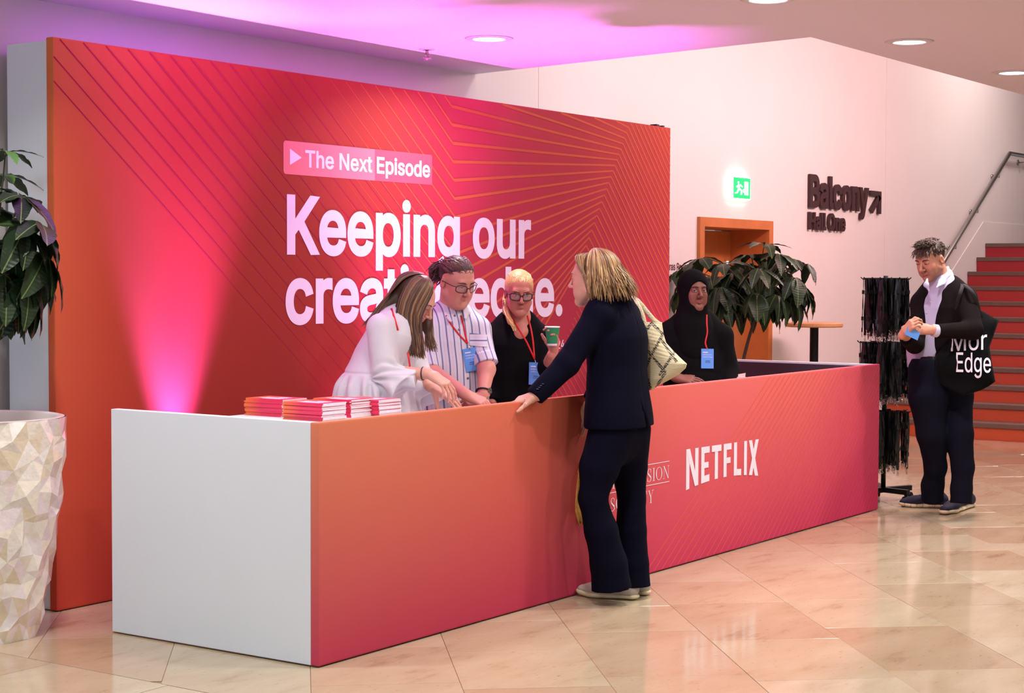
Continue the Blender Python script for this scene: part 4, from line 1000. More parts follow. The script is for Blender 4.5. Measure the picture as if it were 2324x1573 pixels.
# ------------------------------------------------------------------ heads, hands
def frame(px, py, d, az, pitch=0.0, roll=0.0):
    """head frame: az = facing as (camera right, camera depth); pitch>0 looks down; roll>0 tips towards camera right"""
    z = np.array([0, 0, 1.0]); f = unit(az[0]*_R0+az[1]*unit(np.cross(z, _R0)) if True else 0)
    sd = np.cross(f, z)                       # the figure's right-hand side
    fy = f*math.cos(pitch)-z*math.sin(pitch); up = z*math.cos(pitch)+f*math.sin(pitch)
    s2 = sd*math.cos(roll)-up*math.sin(roll); u2 = up*math.cos(roll)+sd*math.sin(roll)
    Mx = np.stack([s2, fy, u2], 1); return at(px, py, d), Mx
class Head:
    def __init__(s, px, py, d, az, pitch=0, roll=0, sc=1.0, wide=1.0, jaw=1.0, nose=1.0, lips=1.0, lid=0.35, gaze=(0, 0)):
        s.o, s.M = frame(px, py, d, az, pitch, roll); s.sc = sc; s.wide = wide; s.jaw = jaw; s.nose = nose; s.lips = lips; s.lid = lid; s.gaze = gaze
    def w(s, p): p = np.asarray(p, float)*s.sc; p = p*np.array([s.wide, 1, 1]); return s.o+p@s.M.T
    def loc(s, X): return ((X-s.o)@s.M)/s.sc/np.array([s.wide, 1, 1])
    def add(s, B):
        w, c = s.w, s.sc; W = s.wide
        E = lambda p, r, k=.012, op='u', tg=0: B.ell(w(p), np.array(r)*c*np.array([W, 1, 1]), s.M, k*c, op, tg)
        K = lambda a, b, ra, rb, k=.012, op='u': B.cone(w(a), w(b), ra*c, rb*c, k*c, op=op)
        E((0, -.016, .043), (.074, .094, .081)); E((0, .024, .012), (.064, .064, .088), .02)
        for q in (-1, 1):
            K((q*.046*s.jaw, .012, -.045), (q*.014, .066, -.086), .024*s.jaw, .021, .025)
            E((q*.034, .056, -.016), (.027, .028, .028), .02)
            E((q*.0345, .062, -.052), (.02, .022, .024), .025)
        E((0, .074, -.089), (.02, .017, .016), .018)
        K((-.034, .078, .037), (.034, .078, .037), .009, .009, .02)
        for q in (-1, 1): E((q*.031, .098, .019), (.019, .016, .012), .014, 's'); E((q*.031, .0735, .017), (.0165, .0155, .0135), .004)
        K((0, .084, .030), (0, .110, -.012), .0060*s.nose, .0085*s.nose, .010); E((0, .1115, -.0155), (.0098*s.nose, .0095, .0088), .006)
        for q in (-1, 1): E((q*.0115*s.nose, .098, -.0195), (.0070*s.nose, .0095, .0070), .005)
        K((-.02, .080, -.046), (0, .0905, -.0435), .0042*s.lips, .0058*s.lips, .004); K((.02, .080, -.046), (0, .0905, -.0435), .0042*s.lips, .0058*s.lips, .004)
        K((-.016, .081, -.0515), (.016, .081, -.0515), .0055*s.lips, .0055*s.lips, .004); E((0, .0875, -.0545), (.013, .006*s.lips, .0062*s.lips), .005)
        E((0, .0945, -.0488), (.019, .0045, .0008), .002, 's')
        for q in (-1, 1): E((q*.0755, -.008, .0), (.008, .017, .03), .006); E((q*.083, .0, .004), (.006, .009, .017), .004, 's')
        return s
    def color(s, X, base, lip=None, blush=0.12, stubble=None):
        L = s.loc(X); C = np.tile(np.array(base[:3]), (len(X), 1))
        red = np.array([base[0]*1.0, base[1]*0.70, base[2]*0.70])
        def mixin(c, m): nonlocal C; C = C*(1-m[:, None])+np.asarray(c)*m[:, None]
        for q in (-1, 1): mixin(red, blush*3*np.exp(-(((L[:, 0]-q*.042)/.022)**2+((L[:, 1]-.06)/.04)**2+((L[:, 2]+.02)/.022)**2)))
        mixin(red, .3*np.exp(-((L[:, 0]/.014)**2+((L[:, 1]-.105)/.018)**2+((L[:, 2]+.016)/.012)**2)))
        for q in (-1, 1): mixin(red, .35*np.exp(-(((L[:, 0]-q*.078)/.012)**2+((L[:, 1]+.008)/.02)**2+((L[:, 2])/.03)**2)))
        if stubble is not None:
            m = np.clip((-L[:, 2]-.012)/.02, 0, 1)*np.clip((L[:, 1]+.005)/.02, 0, 1)*np.clip((.13+L[:, 2])/.02, 0, 1); mixin(stubble, m*.55)
        if lip is not None:
            m = np.clip(1.25-np.sqrt((L[:, 0]/.0215)**2+((L[:, 2]+.0490)/.0082)**2), 0, .25)/.25*(L[:, 1] > .074)*(L[:, 1] < .104); mixin(lip, m*.55)
        return C
    def details(s, B, root, brow, iris=(0.05, 0.03, 0.02), lashes=True, browr=.0024):
        """eyes as curved almond patches on the lids, lash lines and brows"""
        fwd = s.M[:, 1]
        def hits(xz): return B.march_n(np.array([s.w((x, .16, z)) for x, z in xz]), -fwd, .16)
        em = MB(); lm = MB(); n, m_ = 12, 6
        hh = lambda a: .0066*s.lid/.5*(1-abs(a)**2.2)+.0002
        for q in (-1, 1):
            XZ = [(q*.031+(i/n*2-1)*.0145, .015+hh(i/n*2-1)*(j/m_*1.5-.75)) for i in range(n+1) for j in range(m_+1)]
            XZ2 = [(q*.031+(i/8*2-1)*.0152, .015+hh(i/8*2-1)*.75) for i in range(9)]
            XZ3 = [(q*x, z) for x, z in ((.013, .0345), (.021, .038), (.031, .0405), (.040, .0395), (.048, .0345))]
            P = hits(XZ+XZ2+XZ3); V = P[:len(XZ)]+fwd*.0007; Cc = []
            for x, z in XZ:
                r = math.hypot(x-(q*.031+s.gaze[0]*.005), z-(.0165+s.gaze[1]*.004)); Cc.append((.008, .008, .008) if r < .0024 else (iris if r < .0056 else (.62, .54, .52)))
            F = [(i*(m_+1)+j, (i+1)*(m_+1)+j, (i+1)*(m_+1)+j+1, i*(m_+1)+j+1) for i in range(n) for j in range(m_)]
            b = len(em.v); em.v += [tuple(p) for p in V]; em.f += [tuple(k+b for k in f) for f in F]; em.m += [0]*len(F); em.c += Cc
            if lashes: lm.tube(P[len(XZ):len(XZ)+9]+fwd*.001, [.0006]+[.0012]*7+[.0007], 5)
            lm.tube(P[-5:]+fwd*.001, [browr*.8, browr*1.2, browr*1.2, browr, browr*.4], 6)
        em.build('eyes', M['eye'], root, True, True)
        lm.build('brows_and_lashes', brow, root, True)
M['eye'] = mat('eye', (1, 1, 1, 1), 0.15, attr=True)
def hand(B, wr, dr, dorsal, side=1, curl=(.25, .3, .3, .35), spread=.12, sc=1.0, thumb=(.7, .7, -.25), tcurl=.3, tag=0, per=None):
    """wr wrist, dr finger direction, dorsal back-of-hand direction; side=+1: thumb towards dr x dorsal"""
    y = unit(dr); z = np.asarray(dorsal, float); z = unit(z-y*(z@y)); x = np.cross(y, z)*side; wr = np.asarray(wr, float)
    W = lambda a, b, c: wr+(x*a+y*b+z*c)*sc
    KX = (.027, .009, -.009, -.026); KY = (.088, .092, .087, .078); LN = ((.042, .026, .021), (.046, .029, .022), (.042, .027, .021), (.033, .021, .019)); RR = (.0088, .009, .0086, .0076)
    B.cone(W(0, -.02, 0), W(0, .02, 0), .024*sc, .026*sc, .02*sc, z, .72)
    for i in range(4): B.cone(W(KX[i]*.55, .018, -.002), W(KX[i], KY[i], 0), .0165*sc, .0108*sc, .014*sc, tag=tag)
    tips = []
    for i in range(4):
        p = W(KX[i], KY[i], 0); cv = per[i] if per else (curl[i], curl[i]*1.25, curl[i]*.9); a = 0; dx = spread*(1.5-i)*.75
        for j in range(3):
            a += cv[j]; d_ = unit(y*math.cos(a)-z*math.sin(a)+x*dx*math.cos(a)); q = p+d_*LN[i][j]*sc
            B.cone(p, q, RR[i]*sc*(1-.09*j), RR[i]*sc*(.92-.09*j), .004*sc, tag=tag); p = q
        tips.append(p)
    p = W(.022, .022, -.006); t = unit(x*thumb[0]+y*thumb[1]+z*thumb[2]); q = p+t*.042*sc; B.cone(p, q, .0165*sc, .0115*sc, .012*sc)
    t2 = unit(t+y*tcurl-z*tcurl*.3); r_ = q+t2*.032*sc; B.cone(q, r_, .0108*sc, .0095*sc, .005*sc); t3 = unit(t2+y*tcurl*.6); e = r_+t3*.024*sc; B.cone(r_, e, .0096*sc, .0078*sc, .004*sc)
    return tips, e

# ------------------------------------------------------------------ hair
def lock_mesh(mb, pts, w, th, col, n=5):
    N = len(pts); rs = []
    for i in range(N):
        t = i/(N-1); k = min(1, .2+t*4)*(1-.75*max(0, (t-.75)/.25)); rs.append((w*k, th*k))
    P = [Vector(p) for p in pts]; b = len(mb.v); V = []; ref = None
    for i, p in enumerate(P):
        t = (P[min(i+1, N-1)]-P[max(i-1, 0)]).normalized()
        nrm = mb.center_n(p); x = t.cross(nrm)
        x = x.normalized() if x.length > 1e-5 else Vector((1, 0, 0)); y = x.cross(t)
        for k in range(n):
            a = 2*math.pi*k/n; V.append(p+x*math.cos(a)*rs[i][0]+y*math.sin(a)*rs[i][1])
    F = [(i*n+k, i*n+(k+1) % n, (i+1)*n+(k+1) % n, (i+1)*n+k) for i in range(N-1) for k in range(n)]
    mb.add(V, F, 0, col)
class Hair(MB):
    def __init__(s, head): super().__init__(); s.h = head; s.c0 = Vector(head.w((0, -.01, .03)))
    def center_n(s, p): d = p-s.c0; return d.normalized() if d.length > 1e-6 else Vector((0, 0, 1))
    def sk(s, th, ph, off=0.0, c=(0, -.018, .040), r=(.084, .104, .094)):
        """point above the skull in head space: th polar from the top, ph azimuth (0 = face, + = figure's right)"""
        return np.array([c[0]+(r[0]+off)*math.sin(th)*math.sin(ph), c[1]+(r[1]+off)*math.sin(th)*math.cos(ph), c[2]+(r[2]+off)*math.cos(th)])
    def lock(s, local=None, world=None, w=.006, th=.003, col=(.2, .1, .05)):
        P = []
        if local is not None: P += [s.h.w(p) for p in local]
        if world is not None: P += [np.asarray(p) for p in world]
        # smooth resample
        P = np.array(P); n = max(8, len(P)*2); tt = np.linspace(0, len(P)-1, n); i0 = np.clip(tt.astype(int), 0, len(P)-2); f = (tt-i0)[:, None]
        Q = P[i0]*(1-f)+P[i0+1]*f
        for _ in range(2): Q[1:-1] = (Q[:-2]+2*Q[1:-1]+Q[2:])/4
        lock_mesh(s, Q, w, th, col)
def person(name, label, loc): return thing(name, label, 'person', loc)
def shade(c, k): return tuple(min(1, x*k) for x in c[:3])
def skin_mat(nm): return mat(nm, (1, 1, 1, 1), 0.48, attr=True, spec=0.4, sss=0.12, noise=0.04, nscale=90)
M['skin'] = skin_mat('skin')
M['hair'] = mat('hair', (1, 1, 1, 1), 0.42, attr=True, spec=0.45)
def cam_dir(r, f, u=0.0):
    """direction from camera-right, camera-depth (level) and up parts"""
    z = np.array([0, 0, 1.0]); return unit(r*_R0+f*np.cross(z, _R0)+u*z)

# ================================================================== woman in the navy suit
def woman_navy():
    D = 7.92
    A = lambda x, y, dd=0: at(x, y, D+dd)
    g = on_z(1395, 1352, 0)
    root = person('person', 'woman in a navy trouser suit leaning one hand on the desk, seen from behind', (g[0], g[1], 0))
    u = np.array([1.0, 0, 0]); v = np.array([0, 1.0, 0])
    hd = Head(1347, 636, D-.02, (-1, .42), .10, 0.0, 1.04, .97, lid=.3)
    skin = rgb(206, 150, 130); B = Blob()
    hd.add(B)
    nb = A(1382, 712); B.cone(hd.w((0, -.02, -.05)), nb, .05, .058, .02)
    # hidden core
    B.chain([nb, A(1395, 800), A(1402, 960)], [.07, .10, .10], .03)
    ls, el, wr = A(1358, 722, -.13), A(1288, 826, -.20), A(1222, 897, -.25)
    B.chain([nb, ls, el, wr], [.05, .045, .036, .025], .02)
    # left hand resting over the top edge of the desk
    hb = A(1214, 899, -.255)
    per = [(-.1, .15, .1), (.0, .2, .15), (.55, .55, .3), (.75, .6, .3)]
    hand(B, hb, cam_dir(-1, .15, -.28), cam_dir(-.25, -.35, 1), side=-1, per=per, spread=.30, sc=.92, thumb=(.75, .65, -.1), tcurl=.1)
    rs = A(1418, 716, .14); re = A(1385, 830, .2); B.chain([nb, rs, re, A(1345, 905, .14)], [.05, .042, .034, .025], .02)
    hand(B, A(1340, 915, .14), cam_dir(-.5, .2, -1), cam_dir(0, 1, 0), 1, sc=.9)
    B.build('body', M['skin'], root, .0042, lambda X: hd.color(X, skin, lip=rgb(186, 96, 92)[:3], blush=.2))
    hd.details(B, root, mat('fair_brow', rgb(120, 84, 60), .6))
    navy = mat('navy_wool', rgb(8, 8, 25), 0.9, spec=.08, noise=.12, nscale=70, bump=.15, bscale=300)
    # jacket
    J = Blob(); w1 = wrinkle(3, .006, 16, (1, 1, .8))
    sp = [A(1392, 716), A(1400, 770), A(1402, 830), A(1403, 890), A(1405, 950), A(1406, 985)]
    J.chain(sp, [.145, .178, .170, .175, .192, .202], .03, v, [.62, .66, .66, .68, .70, .70])
    J.cone(A(1368, 700, -.06), A(1362, 716, -.12), .06, .068, .04); J.cone(A(1405, 700, .06), A(1418, 718, .13), .06, .066, .04)
    J.cone(A(1360, 716, -.125), el, .070, .056, .03); J.cone(el, A(1214, 900, -.252), .056, .043, .02, capb=True)
    J.cone(rs, re, .066, .054, .03); J.cone(re, A(1342, 908, .14), .054, .044, .02, capb=True)
    J.ell(A(1385, 692, .0), (.085, .085, .035), None, .03)
    J.half(A(1405, 967), (0.03, 0.0, -1.0), box=(A(1405, 1010)+np.array([-.5, -.5, -.4]), A(1405, 930)+np.array([.5, .5, 0])))
    seam = lambda X: .0022*np.exp(-((X[:, 0]-sp[2][0])/.006)**2)*(X[:, 1] < sp[2][1])
    J.disp = lambda X: w1(X)*np.clip((X[:, 2]-.7)*3, .4, 1)+seam(X)
    # vent at the back hem
    J.cone(A(1472, 985, -.05), A(1452, 905, -.10), .012, .002, .004, op='s')
    jo = J.build('jacket', navy, root, .0055)
    bt = MB()
    for i in range(4):
        p = J.march(A(1233-4.2*i+2, 897+4*i-14, -.6), cam_dir(0, 1, 0), .7); bt.ell = None
        bt.lathe([(.0001, .004), (.006, .003), (.0065, 0)], tuple(p), 10)
    bt.build('cuff_button', mat('navy_button', rgb(30, 30, 52), .3), jo, True)
    # trousers, flared
    T = Blob(); n1 = A(1388, 975, -.06); f1 = A(1428, 975, .07)
    T.chain([n1, A(1359, 1062, -.09), A(1345, 1132, -.10), A(1364, 1205, -.09), A(1381, 1280, -.07), A(1388, 1338, -.06)], [.10, .088, .066, .078, .088, .098], .02, u, [1.0, .95, .95, .95, .95, .95], capb=True)
    T.chain([f1, A(1428, 1062, .09), A(1434, 1132, .10), A(1432, 1205, .10), A(1432, 1280, .10), A(1433, 1331, .10)], [.10, .084, .066, .074, .086, .094], .012, u, [1.0, .95, .95, .95, .95, .95], capb=True)
    T.cone(A(1402, 945), A(1405, 985), .13, .14, .03, v, .7)
    w2 = wrinkle(8, .006, 15, (1, 1, .6)); T.disp = lambda X: w2(X)
    T.build('trousers', navy, root, .0055)
    # trainers
    def shoe(toe, heel, z0, name_mats, seed):
        t = on_z(toe[0], toe[1], 0); h = on_z(heel[0], heel[1], 0); d = unit(t-h); L = np.linalg.norm(t-h); sd = np.cross(d, [0, 0, 1])
        P = lambda a, b, c: h+d*a*L+sd*b+np.array([0, 0, c])
        so = Blob(); so.chain([P(.05, 0, .016), P(.45, 0, .014), P(.72, .0, .014), P(.94, 0, .022)], [.037, .036, .046, .034], .01, np.array([0, 0, 1.0]), [.42, .40, .36, .5])
        so.half(P(0, 0, .002), (0, 0, -1))
        up = Blob(); up.chain([P(.07, 0, .05), P(.35, 0, .055), P(.7, 0, .042), P(.93, 0, .036)], [.037, .036, .043, .030], .02, np.array([0, 0, 1.0]), [.9, .85, .62, .62]); up.cone(P(.1, 0, .05), P(.16, 0, .105), .036, .034, .03); up.cone(P(.2, 0, .06), P(.5, 0, .06), .036, .034, .03)
        up.half(P(0, 0, .024), (0, 0, -1))
        so.build('shoe_sole', mat('cream_sole', rgb(206, 196, 160), .6), root, .0035)
        ub = up.build('shoe_upper', name_mats, root, .0035, lambda X: shoe_col(X, P, d, sd, L, h))
        st = MB()
        for pts in ([P(.62, 0, .034), P(.50, 0, .085)], [P(.42, 0, .034), P(.48, 0, .08)]):
            pp = []
            for q in np.linspace(0, 1, 6):
                c_ = pts[0]*(1-q)+pts[1]*q; hitp = up.march(c_-sd*-.12 if False else c_+cam_dir(0, -1, 0)*.15, cam_dir(0, 1, 0), .3); pp.append(hitp+cam_dir(0, -1, 0)*.001)
            st.tube(pp, .0065, 6)
        st.build('side_stripe', mat('dark_teal_stripe', rgb(32, 42, 52), .5), ub, True)
    def shoe_col(X, P, d, sd, L, h):
        a = (X-h)@d/L; z = X[:, 2]; g_ = np.array(rgb(176, 166, 158)[:3]); w_ = np.array(rgb(222, 214, 208)[:3])
        m = ((a > .70+.25*(z-.03)/.05*0.3) & (z < .07)) | (a < .26-(z-.05)) | (z < .034)
        return np.where(m[:, None], g_, w_)
    sm = mat('trainer_upper', (1, 1, 1, 1), .7, attr=True, noise=.05, nscale=100)
    shoe((1316, 1352), (1440, 1361), 0, sm, 1); shoe((1352, 1345), (1466, 1351), 0, sm, 2)
    # hair: blonde bob
    rd = random.Random(21); base = Blob()
    base.ell(hd.w((0, -.022, .045)), np.array((.076, .094, .085)), hd.M, .02)
    base.chain([hd.w((0, -.06, .06)), A(1384, 625), A(1408, 655), A(1418, 668)], [.06, .052, .04, .02], .03)
    base.chain([hd.w((.05, -.01, .03)), A(1368, 655, .05), A(1380, 678, .04)], [.04, .04, .024], .03); base.chain([hd.w((-.055, -.02, .02)), A(1350, 655, -.07), A(1362, 680, -.08)], [.036, .034, .016], .03)
    base.ell(hd.w((0, .09, -.01)), np.array((.062, .06, .085)), hd.M, .02, 's')
    cols = [rgb(104, 72, 46), rgb(122, 88, 56), rgb(140, 104, 66), rgb(158, 120, 78), rgb(176, 138, 92), rgb(128, 92, 58), rgb(192, 156, 106)]
    base.build('hair_base', mat('dark_blonde_base', rgb(104, 74, 48), .5), root, .006)
    hr_ = Hair(hd)
    for i in range(950):
        ph = rd.uniform(1.15, 2*math.pi-1.3); part = rd.uniform(-.3, .3); t0 = rd.uniform(.02, .7)
        s_ = 1 if ph < math.pi else -1
        th1 = rd.uniform(1.45, 1.75); off = rd.uniform(.003, .013)
        loc = [hr_.sk(t0+(th1-t0)*k/5, ph*(.9)+.1*math.pi, off*(.6+.4*k/5)) for k in range(6)]
        e = hd.w(loc[-1]); back = (1-math.cos(ph))/2
        Ln = rd.uniform(.06, .13)+.015*back; out = unit(np.array(hd.M@np.array([math.sin(ph), math.cos(ph)*.6-.55, 0])))
        wv = rd.uniform(0, 6.3); P = []; rd_b = rd.random()
        for k in range(1, 6):
            t = k/5; P.append(e+np.array([0, 0, -Ln*t])+out*((.03+.06*rd_b)*t*back+.006*math.sin(wv+t*5))+hd.M[:, 0]*.006*math.sin(wv*2+t*6)-out*.03*max(0, t-.75)*back)
        hr_.lock(loc, P, rd.uniform(.0028, .005), rd.uniform(.0014, .0022), cols[int((math.sin(ph*9)+math.sin(ph*23+1)+2.2+rd.uniform(-.8, .8))*1.55) % 7][:3])
    # fringe swept back from the face
    for i in range(150):
        s_ = rd.choice((-1, 1, -1)); x0 = rd.uniform(-.02, .03); f_ = rd.random(); loc = [(x0, .055-.05*f_, .124), (x0+s_*.04, .070-.05*f_, .112+rd.uniform(-.006, .004)), (s_*(.074+rd.uniform(0, .006)), .048-.04*f_, .082), (s_*.084, .020, .04), (s_*.088, .0+rd.uniform(-.015, .008), -.01), (s_*.086, -.012+rd.uniform(-.02, .01), -.05), (s_*.080, -.004+rd.uniform(-.02, .012), -.08+rd.uniform(-.012, .012))]
        hr_.lock(loc, None, rd.uniform(.003, .005), .002, rd.choice(cols[:6])[:3])
    hr_.build('hair_locks', M['hair'], root, True, True)
    # ring
    return root, A
WN, _ = woman_navy()

# ------------------------------------------------------------------ worn and carried things
M['red_ribbon'] = mat('red_ribbon', rgb(206, 26, 30), 0.6)
M['badge_blue'] = mat('badge_blue', rgb(92, 150, 226), 0.45)
M['dark_print'] = mat('dark_print', rgb(52, 70, 120), 0.6)
M['lens'] = mat('lens', (0.9, 0.95, 1, 1), 0.05); M['lens'].node_tree.nodes['Principled BSDF'].inputs['Alpha'].default_value = 0.10
def on_cloth(blobs, px, py, d0, lift=.004):
    o = at(px, py, d0-.6); dr = unit(ray(px, py)); best = None
    for b in blobs:
        p = b.march(o, dr, 1.2); t = (p-o)@dr
        if t < 1.15 and (best is None or t < best): best = t
    return o+dr*((best if best is not None else .6)-lift)
def badge_lanyard(label, blobs, D, left, right, clip, card, ch, tilt=0.0, yaw=0.0):
    """left/right: pixel polylines from neck to the clip; card: pixel centre of the badge; ch: height in px"""
    c0 = on_cloth(blobs, card[0], card[1]-ch/2, D, .012); root = thing('badge_lanyard', label, 'lanyard', tuple(c0))
    rb = MB()
    for pl_ in (left, right):
        if not pl_: continue
        P = []
        pl2 = pl_+[clip]
        for (x0, y0), (x1, y1) in zip(pl2[:-1], pl2[1:]):
            for k in range(4): P.append(on_cloth(blobs, x0+(x1-x0)*k/4, y0+(y1-y0)*k/4, D, .004))
        P.append(on_cloth(blobs, *clip, D, .006)); Q = np.array(P)
        for _ in range(2): Q[1:-1] = (Q[:-2]+2*Q[1:-1]+Q[2:])/4
        rb.tube(Q, [(.0052, .0012)]*len(Q), 6, flat=tuple(cam_dir(0, -1, 0)))
    rb.build('ribbon', M['red_ribbon'], root, True)
    H = ch/FOC*D; W = H*.66; c = on_cloth(blobs, card[0], card[1], D, .012); nrm = unit(cam_dir(math.sin(yaw), -math.cos(yaw), .06)); upv = unit(np.array([0, 0, 1.0])+cam_dir(1, 0)*tilt); upv = unit(upv-nrm*(upv@nrm)); rt_ = np.cross(upv, nrm)
    Q = lambda a, b, o=0.0: c+rt_*a*W+upv*b*H+nrm*o
    cd = MB(); cd.prism([(-.5, -.5), (.5, -.5), (.5, .5), (-.5, .5)], -.001, .001, lambda a, b, d: Q(a, b, d)); cd = cd.build('badge_card', M['badge_blue'], root)
    V, F = text_geo('keeping our'); w0 = V[:, 0].max()
    pr = MB(); pr.add([Q(-.38+.72*x/w0, .17+.62*y*W/H*.30, .0016) for x, y, z in V], F)
    V, F = text_geo('creative edge.'); w0 = V[:, 0].max(); pr.add([Q(-.38+.80*x/w0, .06+.62*y*W/H*.26, .0016) for x, y, z in V], F)
    pr.prism([(-.38, .30), (.02, .30), (.02, .34), (-.38, .34)], .0012, .0016, lambda a, b, d: Q(a, b, d)); pr.build('badge_lettering', M['print_white'], cd)
    nm = MB(); nm.prism([(-.16, -.14), (.2, -.14), (.2, -.105), (-.16, -.105)], .0012, .0016, lambda a, b, d: Q(a, b, d)); nm.prism([(-.2, -.21), (.24, -.21), (.24, -.185), (-.2, -.185)], .0012, .0016, lambda a, b, d: Q(a, b, d)); nm.build('name_print', M['dark_print'], cd)
    k = MB(); k.tube([on_cloth(blobs, *clip, D, .008), Q(0, .5, .002), Q(0, .44, .002)], .0025, 6); k.tube([Q(.03*math.cos(a), .45+.02*math.sin(a), .002) for a in np.linspace(0, 6.28, 9)[:-1]], .0012, 5, closed=True); k.build('clip', M['clip_silver'], root, True)
    return root
def glasses(label, hd, rim, rx=.026, rz=.019, thick=.0022, zc=.012, y0=.101):
    root = thing('eyeglasses', label, 'glasses', tuple(hd.w((0, y0, zc))))
    fr = MB(); ln = MB()
    for q in (-1, 1):
        P = []
        for k in range(24):
            a = 2*math.pi*k/24; ca, sa = math.cos(a), math.sin(a); x = abs(ca)**.7*np.sign(ca)*rx; z = abs(sa)**.75*np.sign(sa)*rz; P.append(hd.w((q*.0335+x, y0-.55*max(0, abs(q*.0335+x)-.02), zc+z)))
        fr.tube(P, thick, 6, closed=True); ln.add(P, [tuple(range(24))])
        fr.tube([hd.w((q*.058, y0-.02, zc+.009)), hd.w((q*.073, y0-.034, zc+.010)), hd.w((q*.079, .03, zc+.008)), hd.w((q*.081, -.008, zc+.004)), hd.w((q*.08, -.02, zc-.012))], thick*.9, 6)
    fr.tube([hd.w((-.0085, y0, zc+.006)), hd.w((0, y0+.003, zc+.008)), hd.w((.0085, y0, zc+.006))], thick, 6)
    fr.build('frame', rim, root, True); ln.build('lenses', M['lens'], root)
    return root
def pillow(rows, D, bulge, n=18, tilt=0.0, sub=3, wob=None):
    """closed soft bag from image-space rows (y, xl, xr) at depth D, bulging both ways; returns verts, faces, (s,t) per vert"""
    ys = [r[0] for r in rows]; N = (len(rows)-1)*sub+1; R = []
    for i in range(N):
        f = i/sub; k = min(int(f), len(rows)-2); t = f-k; R.append([rows[k][j]*(1-t)+rows[k+1][j]*t for j in range(3)])
    V = []; S = []
    for side in (-1, 1):
        for i, (y, a, b) in enumerate(R):
            for j in range(n+1):
                s = j/n; tv = i/(N-1); x = a+(b-a)*s; bl = bulge*(math.sin(math.pi*s)**.5)*(min(1, math.sin(math.pi*min(1, max(.02, tv)*.97))**.4+.15)); dep = D+tilt*(x-R[0][1])+side*bl
                if wob is not None: dep += wob(x, y, side)
                V.append(at(x, y, dep)); S.append((s, tv, side))
    m = (n+1)*N; F = []
    for i in range(N-1):
        for j in range(n):
            a = i*(n+1)+j; F.append((a, a+n+1, a+n+2, a+1)); F.append((m+a, m+a+1, m+a+n+2, m+a+n+1))
        a0, a1 = i*(n+1), (i+1)*(n+1); F.append((a0, m+a0, m+a1, a1)); a0, a1 = a0+n, a1+n; F.append((a0, a1, m+a1, m+a0))
    for j in range(n):
        F.append((j, j+1, m+j+1, m+j)); a = (N-1)*(n+1)+j; F.append((a+1, a, m+a, m+a+1))
    return V, F, S
def legs_hidden(root, x, d, mtl, w=.1):
    g = at(x, 900, d); T = Blob()
    for s in (-1, 1):
        q = cam_dir(1, 0)*s*.09; b = np.array([g[0], g[1], 0]); T.cone(b+q+np.array([0, 0, .9]), b+q+np.array([0, 0, .005]), .10, .075, .02, capb=True)
    T.build('trousers', mtl, root, .012)

